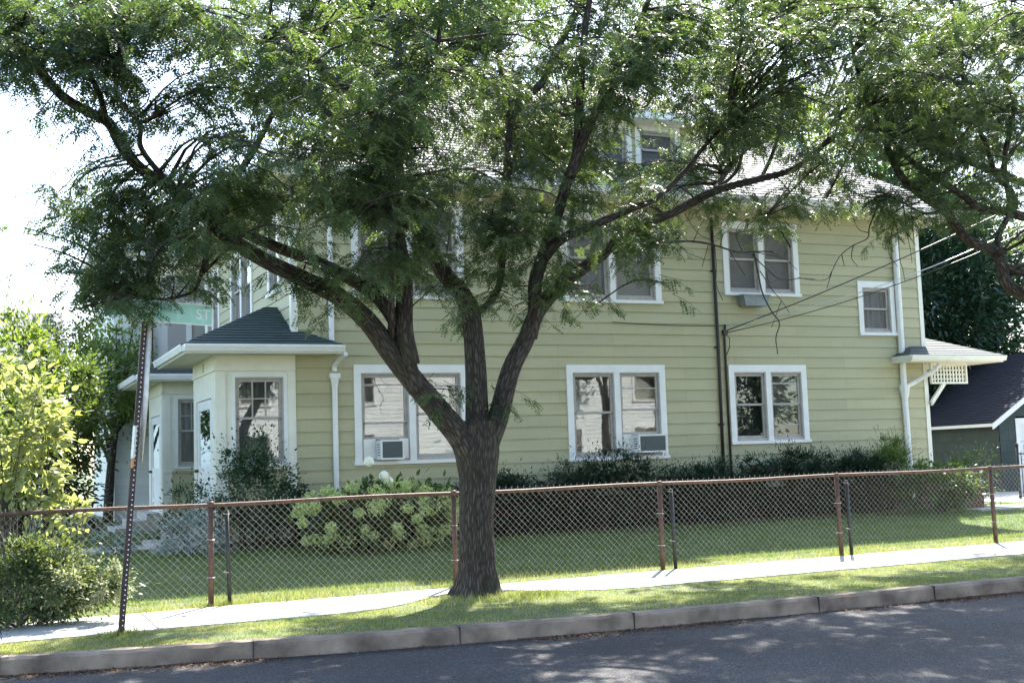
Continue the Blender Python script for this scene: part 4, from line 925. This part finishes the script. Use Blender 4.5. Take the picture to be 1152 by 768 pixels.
def shrub(name, label, cat, c, radii, n, leaf, wid, mat, seed, group=None, clumps=40, stems=9, stemmat='twig', part='foliage', **k):
    r = np.random.default_rng(seed); base = np.array([c[0], c[1], float(ground_z(c[0], c[1])) if c[1] > 14 else 0.]); c = np.asarray(c, float)
    o = empty(name, base, label, cat, group)
    V, C = cloud(r, c, radii, n, leaf, wid, clumps, **k); V[:, 2] = np.maximum(V[:, 2], base[2]+.01)
    build_np(part, V, len(k.get('tmpl', OVATE)), M[mat], o)
    mb = MB()
    for i in range(stems):
        e_ = C[i % len(C)]; a = base+np.array([r.normal(0, radii[0]*.12), r.normal(0, radii[1]*.12), -.03]); m_ = (a+e_)/2+np.array([r.normal(0, .06), r.normal(0, .06), .1*radii[2]])
        mb.tube(catmull([a, m_, e_], 3), [.014+.006*radii[2]]*2+[.010]*2+[.006]*3, 5, cap=False)
    mb.build('stem', M[stemmat], o); return o
def tree(name, label, base, crown, radii, n, leaf, wid, mat, seed, clumps=70, trunk_r=.18, **k):
    r = np.random.default_rng(seed); base = np.asarray(base, float); crown = np.asarray(crown, float)
    o = empty(name, base, label, 'tree')
    V, C = cloud(r, crown, radii, n, leaf, wid, clumps, low=-1, **k); build_np('crown', V, len(k.get('tmpl', OVATE)), M[mat], o)
    mb = MB(); topp = crown+np.array([0, 0, radii[2]*.5])
    P = catmull([base-[0, 0, .1], base+(topp-base)*.3, base+(topp-base)*.65+[.1, 0, 0], topp], 4); mb.tube(P, list(np.linspace(trunk_r, .03, len(P))), 10)
    for i in range(16):
        e_ = C[i % len(C)]; a = P[4+int(r.integers(0, len(P)-6))]
        mb.tube(catmull([a, (a+e_)/2+[0, 0, .15], e_], 3), list(np.linspace(trunk_r*.35, .012, 7)), 5, cap=False)
    mb.build('trunk', M['bark'], o); return o

# yews along the foundation
NEED = [(0, .5), (1, .25), (1, -.25), (0, -.5)]
HV = [1.24, 1.05, 1.18, 1.12, 1.08]
yl = [('dark yew under the window right of the trunk, with upright feathery tips', 11.3, 20.9, 1.3, .98), ('low dark yew sprawling left of the conduits', 13.6, 20.9, 1.2, .92),
      ('dark yew below the paired window beside the black conduits', 15.6, 20.8, 1.15, .98), ('dark yew with long loose shoots, next to the feathery light green shrub', 17.2, 20.9, 1.0, 1.0), ('dark yew behind the big trunk, right of the hydrangea', 9.1, 21.0, 1.25, .88)]
for i, (lab, x, y, rx, hh) in enumerate(yl):
    hh = hh*HV[i]*1.06
    o = shrub('yew_shrub', lab, 'shrub', (x, y, .2+hh*.52), (rx*1.08, .85, hh*.66), 20000, .058, .3, 'yew', 60+i, 'yew shrubs along the foundation', clumps=110, fill=.7, spread=.2, tmpl=NEED, up_=.4, low=-.95)
    r = np.random.default_rng(160+i); sh = MB(); VV = []
    for k in range(64):
        a = np.array([x+r.uniform(-rx, rx)*.95, y+r.uniform(-.75, .4), .2+hh*r.uniform(.5, .85)]); az0 = r.normal(.1, 1.0); d_ = nrm([math.cos(az0)*r.choice([1, 1, -1]), -.35+math.sin(az0)*.5, r.uniform(.35, 1.1)]); Ls = r.uniform(.25, .6)*(1.35 if r.random() < .15 else 1)
        q = 110; t = r.uniform(.1, 1, q); arch = lambda tt: a+d_*Ls*tt[:, None]+np.array([0, 0, -.32*Ls])*(tt[:, None]**2)
        T = arch(np.linspace(0, 1, 5)); sh.tube(list(T), [.007, .006, .005, .004, .002], 4, cap=False)
        sd = unit(np.cross(d_, [0, 0, 1])); sg = np.where(r.random(q) < .5, 1, -1)
        D = sd*sg[:, None]*r.uniform(.6, 1.1, q)[:, None]+d_*r.uniform(.5, 1.0, q)[:, None]+r.normal(0, .14, (q, 3))
        VV.append(blades(arch(t), D, np.array([0, 0, 1.])+r.normal(0, .3, (q, 3)), r.uniform(.05, .11, q)*(1.15-.6*t), r.uniform(.012, .018, q), NEED, .2))
    build_np('shoot', np.concatenate(VV), 4, M['yew'], o); sh.build('shoot_stem', M['twig'], o)
# feathery light green shrub and the shrubs near the corner
shrub('thuja_shrub', 'feathery light green shrub rising against the siding left of the corner downspout', 'shrub', (18.35, 20.9, 1.0), (.95, .7, .85), 16000, .07, .16, 'thuja', 70, clumps=80, fill=.55, tmpl=NEED, up_=1.0, spread=.2)
shrub('leafy_bush', 'yellow-green leafy bush at the house corner seen through the fence', 'shrub', (18.6, 19.6, .65), (.95, .75, .55), 4200, .08, .5, 'shrub', 71, clumps=46, spread=.22)
shrub('leafy_bush', 'small twiggy bush with bare shoots poking above the fence before the garage', 'shrub', (20.6, 20.6, .75), (.7, .6, .75), 1300, .09, .45, 'shrub', 72, clumps=26, spread=.3, stems=16)
# hydrangea
hy = shrub('hydrangea_bush', 'hydrangea bush with pale green bloom heads left of the big trunk', 'bush', (6.25, 19.7, .68), (1.45, .75, .66), 3000, .13, .6, 'shrub', 73, clumps=50, spread=.2)
r = np.random.default_rng(74); Vb = []
for i in range(74):
    p = unit(r.normal(0, 1, 3)); p[1] = -abs(p[1])*.9; p[2] = p[2]*.8+.1
    c = np.array([6.2, 19.65, .68])+p*np.array([1.5, .8, .68])*r.uniform(.9, 1.08); q = 130; d_ = unit(r.normal(0, 1, (q, 3))); R0 = r.uniform(.09, .165)
    Vb.append(blades(c+d_*R0*r.uniform(.6, 1.08, (q, 1))*np.array([1, 1, .85]), np.cross(d_, unit(r.normal(0, 1, (q, 3)))), d_+r.normal(0, .7, (q, 3)), np.full(q, .045), np.full(q, .04), DIAM))
build_np('bloom', np.concatenate(Vb), 4, M['bloom'], hy)
Vb = []
for (x_, y_) in ((415, 519), (432, 535), (437, 541)):
    c = onY(x_, y_, 19.4); q = 200; d_ = unit(r.normal(0, 1, (q, 3))); Vb.append(blades(c+d_*.075, np.cross(d_, unit(r.normal(0, 1, (q, 3)))), d_, np.full(q, .05), np.full(q, .042), DIAM))
build_np('bloom', np.concatenate(Vb), 4, M['whitebloom'], hy)['label'] = 'white bloom head'
# bush in front of the entrance porch
shrub('rose_bush', 'dark bluish green bush covering the lower part of the porch window', 'bush', (4.35, 21.15, 1.15), (.85, .6, 1.0), 8000, .06, .55, 'rose', 75, clumps=60, fill=.5, spread=.22)
shrub('rose_bush', 'small loose green bush below the second porch, left of the dark porch bush', 'bush', (3.5, 23.0, .75), (.6, .6, .65), 1800, .07, .5, 'rose', 76, clumps=26, spread=.28)
shrub('silver_plant', 'low silvery-leaved plant behind the fence beside the front walk', 'plant', (3.25, 20.8, .45), (.75, .55, .42), 2600, .07, .4, 'silver', 77, clumps=40, spread=.24)
shrub('silver_plant', 'small pale plant left of the silvery plant along the walk', 'plant', (2.2, 22.2, .4), (.5, .4, .32), 900, .06, .4, 'silver', 177, clumps=24, spread=.26)
shrub('lilac_bush', 'small dark leafy bush left of the hydrangea below the downspout', 'bush', (5.3, 21.2, .7), (.6, .5, .55), 2200, .08, .5, 'rose', 78, clumps=30, spread=.24)
# left foreground
shrub('spirea_bush', 'rounded bush with pale fading tips spilling over the sidewalk at the left', 'bush', (.42, 14.2, .42), (1.0, .42, .50), 17000, .05, .55, 'spirea', 79, clumps=90, fill=.55, spread=.2)
o = [q for q in bpy.data.objects if q.name == 'spirea_bush'][0]
V, _ = cloud(np.random.default_rng(80), (1.0, 14.12, .5), (.48, .4, .42), 3800, .04, .5, 40, fill=.75, spread=.16); build_np('faded_tips', V, 6, M['pale'], o)
shrub('maple_sapling', 'bright yellow-green sapling with broad leaves growing at the fence by the left edge', 'sapling', (.28, 15.4, 2.0), (.76, .55, 1.12), 1800, .105, .72, 'maple', 81, clumps=60, fill=.3, spread=.2, stems=22, droop=.5)
shrub('maple_sapling', 'low yellow-green sapling shoots just behind the fence above the rounded bush', 'sapling', (.95, 15.1, 1.05), (.28, .25, .42), 110, .11, .8, 'maple', 82, clumps=16, fill=.3, spread=.3, stems=8, droop=.5)

# trees behind
tree('garden_tree', 'round-headed small tree with sunlit top left of the porches', (1.2, 25.6, .2), (1.25, 25.8, 2.9), (1.15, 1.2, 1.4), 11000, .10, .5, 'mid_tree', 90, 80, .12, fill=.7, spread=.18)
tree('garden_tree', 'dark leafy tree mass under the round-headed tree at the left', (.7, 27.5, .2), (.95, 27.5, 1.7), (1.7, 1.2, 1.8), 9000, .12, .5, 'dark_tree', 91, 70, .14, fill=.4, spread=.2)
tree('garden_tree', 'pale sunlit tree above the sapling at the left edge', (.4, 24, .2), (.3, 24, 2.9), (1.1, 1.0, 1.7), 6000, .11, .5, 'bright_tree', 92, 60, .12, fill=.4, spread=.2)
tree('garden_tree', 'hazy green tree in front of the grey neighbouring wall', (3.3, 36, .2), (3.6, 36, 4.6), (1.5, 1.2, 1.7), 5000, .14, .5, 'bright_tree', 93, 50, .16, fill=.3, spread=.22)
tree('garden_tree', 'tall pale tree between the far white roof and the sign', (1.6, 33, .2), (1.8, 33, 4.0), (2.4, 1.6, 2.0), 9000, .13, .5, 'mid_tree', 94, 70, .16, fill=.4, spread=.2)
# right
tree('evergreen_tree', 'dense dark evergreen filling the gap between the house corner and the right edge', (31.0, 33.5, .2), (30.9, 33.5, 6.4), (5.4, 4.0, 6.0), 105000, .24, .34, 'dark_tree', 95, 420, .35, fill=.2, spread=.17)
tree('backyard_tree', 'sunlit light green tree glimpsed at the right edge beside the evergreen', (36.0, 36.5, .2), (35.6, 36.5, 9.0), (3.6, 2.4, 4.4), 16000, .15, .55, 'bright_tree', 96, 90, .3, fill=.4, spread=.2)
tree('backyard_tree', 'yellow-green tree high behind the second street tree and above the evergreen', (34, 42, .2), (34.5, 42, 13.2), (6.5, 3.0, 4.5), 16000, .2, .55, 'bright_tree', 97, 90, .35, fill=.4, spread=.2)
tree('backyard_tree', 'green tree showing over the roof beside the dormer', (13, 44, .2), (14.5, 44, 14.6), (5, 3, 3.6), 12000, .2, .55, 'bright_tree', 98, 80, .35, fill=.4, spread=.2)

# ------------------------------------------------------------------ garage
gc = onD(1123, 471, 34); gd = ray(417, 519); gd = nrm([gd[0], gd[1], 0]); gn = np.array([gd[1], -gd[0], 0])
if gn[0] < 0: gn = -gn        # gn runs along the front to the right, gd along the side to the back
g0 = np.array([gc[0], gc[1], 0]); GL, GW, GE, GR = 6.4, 5.6, 2.33, 4.35
garage = empty('garage', g0, 'dark green shingled garage with a charcoal gable roof and white door', 'garage')
mb = MB()
mb.lap(g0+[0, 0, .05], gd, up, -gn, GE-.05, .32, lambda t: 0, lambda t: GL, .018)
mb.lap(g0+[0, 0, .05], gn, up, -gd, GE-.05, .32, lambda t: 0, lambda t: .5, .018); mb.lap(g0+[0, 0, .05], gn, up, -gd, GE-.05, .32, lambda t: GW-.6, lambda t: GW, .018)
mb.lap(g0+[0, 0, GE], gn, up, -gd, GR-GE, .32, lambda t: t*(GW/2)/(GR-GE), lambda t: GW-t*(GW/2)/(GR-GE), .018)
bk = g0+gd*GL; mb.poly([bk, bk+gn*GW, bk+gn*GW+[0, 0, GE], bk+gn*GW/2+[0, 0, GR], bk+[0, 0, GE]]); mb.poly([g0+gn*GW, bk+gn*GW, bk+gn*GW+[0, 0, GE], g0+gn*GW+[0, 0, GE]])
mb.build('wall', M['shake'], garage)
mb = MB(); sl_ = math.hypot(GW/2+.3, (GR-GE)*(GW/2+.3)/(GW/2)); k = (GR-GE)/(GW/2)
for sgn in (0, 1):
    o_ = g0-gd*.22+(-gn*.3 if sgn == 0 else gn*(GW+.3))+np.array([0, 0, GE-.3*k+.05]); hv = gn if sgn == 0 else -gn; v_ = nrm(hv+np.array([0, 0, k])); n_ = nrm(-hv*k+np.array([0, 0, 1]))
    mb.lap(o_, gd, v_, n_, sl_, .14, lambda t: 0, lambda t: GL+.44, .015)
mb.build('roof', M['black_roof'], garage)
mb = MB()
for sgn in (0, 1):
    o_ = g0-gd*.24+(-gn*.3 if sgn == 0 else gn*(GW+.3))+np.array([0, 0, GE-.3*k-.13]); hv = gn if sgn == 0 else -gn
    mb.prism([o_, o_+np.array([0, 0, .17]), o_+hv*(GW/2+.3)+np.array([0, 0, k*(GW/2+.3)+.17]), o_+hv*(GW/2+.3)+np.array([0, 0, k*(GW/2+.3)])], gd*.05)
mb.prism([g0-gn*.3-gd*.2+[0, 0, GE-.3*k-.05], g0-gn*.3-gd*.2+[0, 0, GE-.3*k+.04], g0-gn*.24-gd*.2+[0, 0, GE-.3*k+.04], g0-gn*.24-gd*.2+[0, 0, GE-.3*k-.05]], gd*(GL+.3))
mb.build('fascia', M['white'], garage)
mb = MB(); o_ = g0+gn*.5-gd*.03
mb.obox(o_+[0, 0, .05], gn*.1, gd*.05, (0, 0, GE-.1)); mb.obox(o_+gn*.1+[0, 0, GE-.2], gn*(GW-1.2), gd*.05, (0, 0, .15)); mb.obox(g0+gn*(GW-.7)-gd*.03+[0, 0, .05], gn*.1, gd*.05, (0, 0, GE-.1)); mb.build('door_frame', M['white'], garage)
mb = MB(); dw = GW-1.2
for r_ in range(4):
    mb.obox(o_+gn*.1+gd*.04+[0, 0, .06+r_*.52], gn*dw, gd*.03, (0, 0, .51))
    for c_ in range(4):
        if r_ != 2: mb.obox(o_+gn*(.1+dw*(c_+.12)/4)+gd*.03+[0, 0, .14+r_*.52], gn*dw*.19, gd*.01, (0, 0, .35))
gdoor = mb.build('door', M['acwhite'], garage)
mb = MB()
for c_ in range(4): a_ = o_+gn*(.1+dw*(c_+.1)/4)+gd*.036+np.array([0, 0, 1.18]); mb.poly([a_, a_+gn*dw*.2, a_+gn*dw*.2+[0, 0, .34], a_+[0, 0, .34]])
mb.build('pane', M['glass'], gdoor)
# iron gate by the driveway and the brick planter
gi = MB(); ga = np.array([23.75, 22.2, .12])
for k_ in range(20): gi.tube([ga+[k_*.12, 0, 0], ga+[k_*.12, 0, 1.25]], .012, 5)
gi.tube([ga+[-.02, 0, 1.2], ga+[2.3, 0, 1.2]], .018, 6); gi.tube([ga+[-.02, 0, .15], ga+[2.3, 0, .15]], .018, 6); gi.tube([ga+[0, 0, -.1], ga+[0, 0, 1.4]], .035, 8); gi.tube([ga+[0, 0, 1.4], ga+[0, 0, 1.47]], [.05, .02], 8)
tag(gi.build('iron_gate', M['darkmetal'], None, ga), 'black iron gate of thin bars in front of the white garage door', 'gate')
br = empty('brick_planter', (19.9, 20.25, .2), 'low red brick planter beside the side walk, seen through the fence', 'planter')
mb = MB(); mb.box(19.55, 20.25, 19.95, 20.55, .1, .58); mb.build('brick_box', M['brick'], br); mb = MB(); mb.box(19.52, 20.28, 19.92, 20.58, .581, .64); mb.build('coping', M['brick'], br)
pt = MB(); pt.tube([(20.05, 20.2, .643), (20.05, 20.2, .65), (20.05, 20.2, .80), (20.05, 20.2, .84), (20.05, 20.2, .84)], [.05, .07, .1, .12, .1], 14)
tag(pt.build('flower_pot', M['acwhite'], None, (20.05, 20.2, .64)), 'small white flower pot standing on the brick planter', 'flower pot')

# ------------------------------------------------------------------ neighbouring houses
nb = empty('neighbour_house', (0.5, 36, .2), 'grey stucco neighbouring house with a cream eave behind the street name sign', 'house')
NX0, NX1, NY0, NY1 = 4.6, 16, 33.2, 43
mb = MB(); mb.box(NX0, NX1, NY0, NY1, .1, 6.9); mb.build('wall', M['stucco'], nb)
mb = MB(); mb.box(NX0-.03, NX1+.03, NY0-.03, NY1+.03, 6.9, 7.3); mb.box(NX0-.7, NX1+.7, NY0-.7, NY1+.7, 7.3, 7.36); mb.build('frieze', M['cream'], nb)
mb = MB(); gutter(mb, (NX0-.7, NY0-.7, 0), (NX1+.7, NY0-.7, 0), (0, -1, 0), 7.36); gutter(mb, (NX0-.7, NY0-.7, 0), (NX0-.7, NY1+.7, 0), (-1, 0, 0), 7.36); mb.build('gutter', M['white'], nb)
mb = MB(); hip_roof(mb, NX0-.75, NX1+.75, NY0-.75, NY1+.75, 7.47, .6, .2); mb.build('roof', M['main_roof'], nb)
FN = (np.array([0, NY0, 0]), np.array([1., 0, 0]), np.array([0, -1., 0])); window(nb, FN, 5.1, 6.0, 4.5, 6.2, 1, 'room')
mb = MB(); mb.box(3.5, NX0-.04, NY0+3, NY1, .1, 8.05); mb.build('wing', M['whiteclap'], nb)
mb = MB(); hip_roof(mb, 2.85, 10, NY0+2.3, NY1+.7, 8.26, .6, .2); mb.build('wing_roof', M['main_roof'], nb); mb = MB(); mb.box(2.9, NX0-.05, NY0+2.35, NY1, 8.06, 8.25); mb.build('wing_soffit', M['white'], nb)
fh = empty('far_house', (-1, 60, 0), 'distant pale house with a light roof at the left edge behind the trees', 'house')
mb = MB(); mb.box(-8, 3.0, 58, 68, 0, 6.4); mb.build('wall', M['whiteclap'], fh); mb = MB()
mb.lap((-9, 57.4, 6.5), (1, 0, 0), nrm([0, 1, .55]), nrm([0, -.55, 1]), 6.4, .2, lambda t: 0, lambda t: 12.6, .02); mb.poly([(-9, 68.6, 6.5), (3.6, 68.6, 6.5), (3.6, 63, 9.55), (-9, 63, 9.55)])
mb.build('roof', M['main_roof'], fh)
# the white house over the street that the windows mirror
wh = empty('white_house', (20, -10, 0), 'white clapboard house across the street, mirrored in the ground-floor window panes', 'house')
hw = []; FW = (np.array([0, -10., 0]), np.array([1., 0, 0]), np.array([0, 1., 0]))
for x_ in (10.5, 15.5, 21, 26.5, 31): 
    for z_ in (1.2, 4.3): h, _, _, _ = window(wh, FW, x_, x_+1.6, z_, z_+1.9, 1, 'shade'); hw.append(h)
mb = MB(); mb.lap((0, -10, .3), (1, 0, 0), up, (0, 1, 0), 6.3, .2, lambda t: 8, lambda t: 33, .02, [(a, b, c-.3, d_-.3) for a, b, c, d_ in hw])
mb.box(8.03, 32.97, -18, -10.31, 0, 6.5); mb.build('wall', M['whiteclap'], wh)
mb = MB(); hip_roof(mb, 7.4, 33.6, -18.6, -9.4, 6.6, .6, .2); mb.build('roof', M['grey_roof'], wh)
tree('street_tree', 'dark tree across the street, mirrored in the paired window by the conduits', (37.5, -11, 0), (37.5, -11, 5.2), (4.5, 3, 4.6), 9000, .3, .5, 'dark_tree', 99, 80, .3, fill=.4, spread=.2)
tree('street_tree', 'street tree before the white house, mirrored in the window right of the trunk', (27.5, -6.4, 0), (27.3, -6.4, 8.2), (3.0, 2, 2.3), 5000, .25, .5, 'dark_tree', 101, 60, .28, fill=.4, spread=.22)
tree('street_tree', 'second dark tree across the street left of the mirrored white house', (3.5, -13, 0), (3.5, -13, 5.5), (4.2, 3, 4.8), 8000, .3, .5, 'dark_tree', 100, 80, .3, fill=.4, spread=.2)

# ------------------------------------------------------------------ grass and litter
def grass(name, pts, hmin, hmax, seed, wid=.008, mat='grass'):
    r = np.random.default_rng(seed); n = len(pts); z = ground_z(pts[:, 0], pts[:, 1])
    P = np.stack([pts[:, 0], pts[:, 1], z-.005], 1); D = np.stack([r.normal(0, .42, n), r.normal(0, .42, n), np.ones(n)], 1); az = r.uniform(0, 6.28, n)
    N_ = np.stack([np.cos(az), np.sin(az), np.zeros(n)], 1)
    V = blades(P, D, N_, r.uniform(hmin, hmax, n), np.full(n, wid), [(0, .5), (1, 0), (0, -.5)], .25)
    return tag(build_np(name, V, 3, M[mat]), kind='stuff')
def patchy(n, x0, x1, y0f, y1f, seed, bare=.25):
    r = np.random.default_rng(seed); x = r.uniform(x0, x1, n); y0 = y0f(x); y1 = y1f(x); y = y0+(y1-y0)*r.random(n)
    v = np.sin(x*2.1+1.3*np.sin(y*3.1))+np.sin(y*4.3+x*.9)+.8*np.sin(x*6.1+y*5.0)
    k = r.random(n) < np.clip(.75+.25*v, 1-bare*2.2, 1); return np.stack([x[k], y[k]], 1)
grass('grass', patchy(150000, -1, 24, lambda x: kerb_y(x)+.17, lambda x: walk_y(x)+.01, 1, .40), .012, .038, 2, .009)
grass('grass', patchy(26000, -1, 26, lambda x: np.full_like(x, 14.6), lambda x: x*0+15.75, 3), .025, .10, 4)
grass('grass', patchy(150000, -1, 27, lambda x: np.full_like(x, 15.4), lambda x: x*0+21.0, 5, .15), .03, .075, 6, .010, 'lawngrass')
grass('grass', patchy(26000, -2, 5, lambda x: np.full_like(x, 20.0), lambda x: x*0+30.0, 7, .15), .03, .08, 8, .012, 'lawngrass')
# taller tufts round the trunk and post feet
r = np.random.default_rng(9); tp = []
for (x_, y_, n_, s_) in ((tb[0]+.1, TY-.75, 500, .3), (tb[0]-.6, TY-.6, 400, .25), (tb[0]+.55, TY-.55, 500, .25), (pb[0], pb[1], 260, .12), (2.55, 14.78, 300, .16), (2.75, 14.8, 300, .14), (5.7, 14.75, 300, .2), (4.0, 15.0, 400, .3), (3.2, 14.95, 300, .25), (12, 14.8, 200, .2), (1.9, 14.6, 300, .2)):
    tp.append(np.stack([r.normal(x_, s_, n_), r.normal(y_, s_*.7, n_)], 1))
tp = np.concatenate(tp); tp = tp[(tp[:, 1] > kerb_y(tp[:, 0])+.2)]
grass('grass_tufts', tp, .05, .13, 10, .008)
# leaf litter in the gutter, on the strip and the sidewalk edge
r = np.random.default_rng(12); n = 22000
x = r.uniform(-1, 22, n); off = -np.abs(r.normal(0, .13, n))-.012; keep = r.random(n) < np.clip(.45+.5*np.sin(x*1.3)+.3*np.sin(x*3.7), .08, 1); x, off = x[keep], off[keep]; n = len(x)
P = np.stack([x, kerb_y(x)+off, np.full(n, -.143)], 1)
n2 = 1500; x_ = r.uniform(-1, 22, n2); y_ = 14.6+np.abs(r.normal(0, .14, n2))-.06; P = np.concatenate([P, np.stack([x_, y_, np.full(n2, .012)], 1)])
n3 = 1500; x_ = r.uniform(-1, 22, n3); y_ = r.uniform(11.4, 15.1, n3); y_ = np.maximum(y_, kerb_y(x_)+.03); P = np.concatenate([P, np.stack([x_, y_, np.full(n3, .024)], 1)])
n4 = 500; x_ = r.uniform(0, 20, n4); y_ = kerb_y(x_)-r.uniform(.1, 3.5, n4); P = np.concatenate([P, np.stack([x_, y_, np.full(n4, -.144)], 1)])
n5 = 2600; x_ = r.uniform(0, 24, n5); y_ = r.uniform(15, 20.6, n5); P = np.concatenate([P, np.stack([x_, y_, ground_z(x_, y_)+.045], 1)])
n = len(P); az = r.uniform(0, 6.28, n); D = np.stack([np.cos(az), np.sin(az), r.normal(0, .15, n)], 1); N_ = np.stack([r.normal(0, .3, n), r.normal(0, .3, n), np.ones(n)], 1)
L = r.uniform(.010, .038, n)
tag(build_np('leaf_litter', blades(P, D, N_, L, L*.55, DIAM, -.2), 4, M['litter']), kind='stuff')
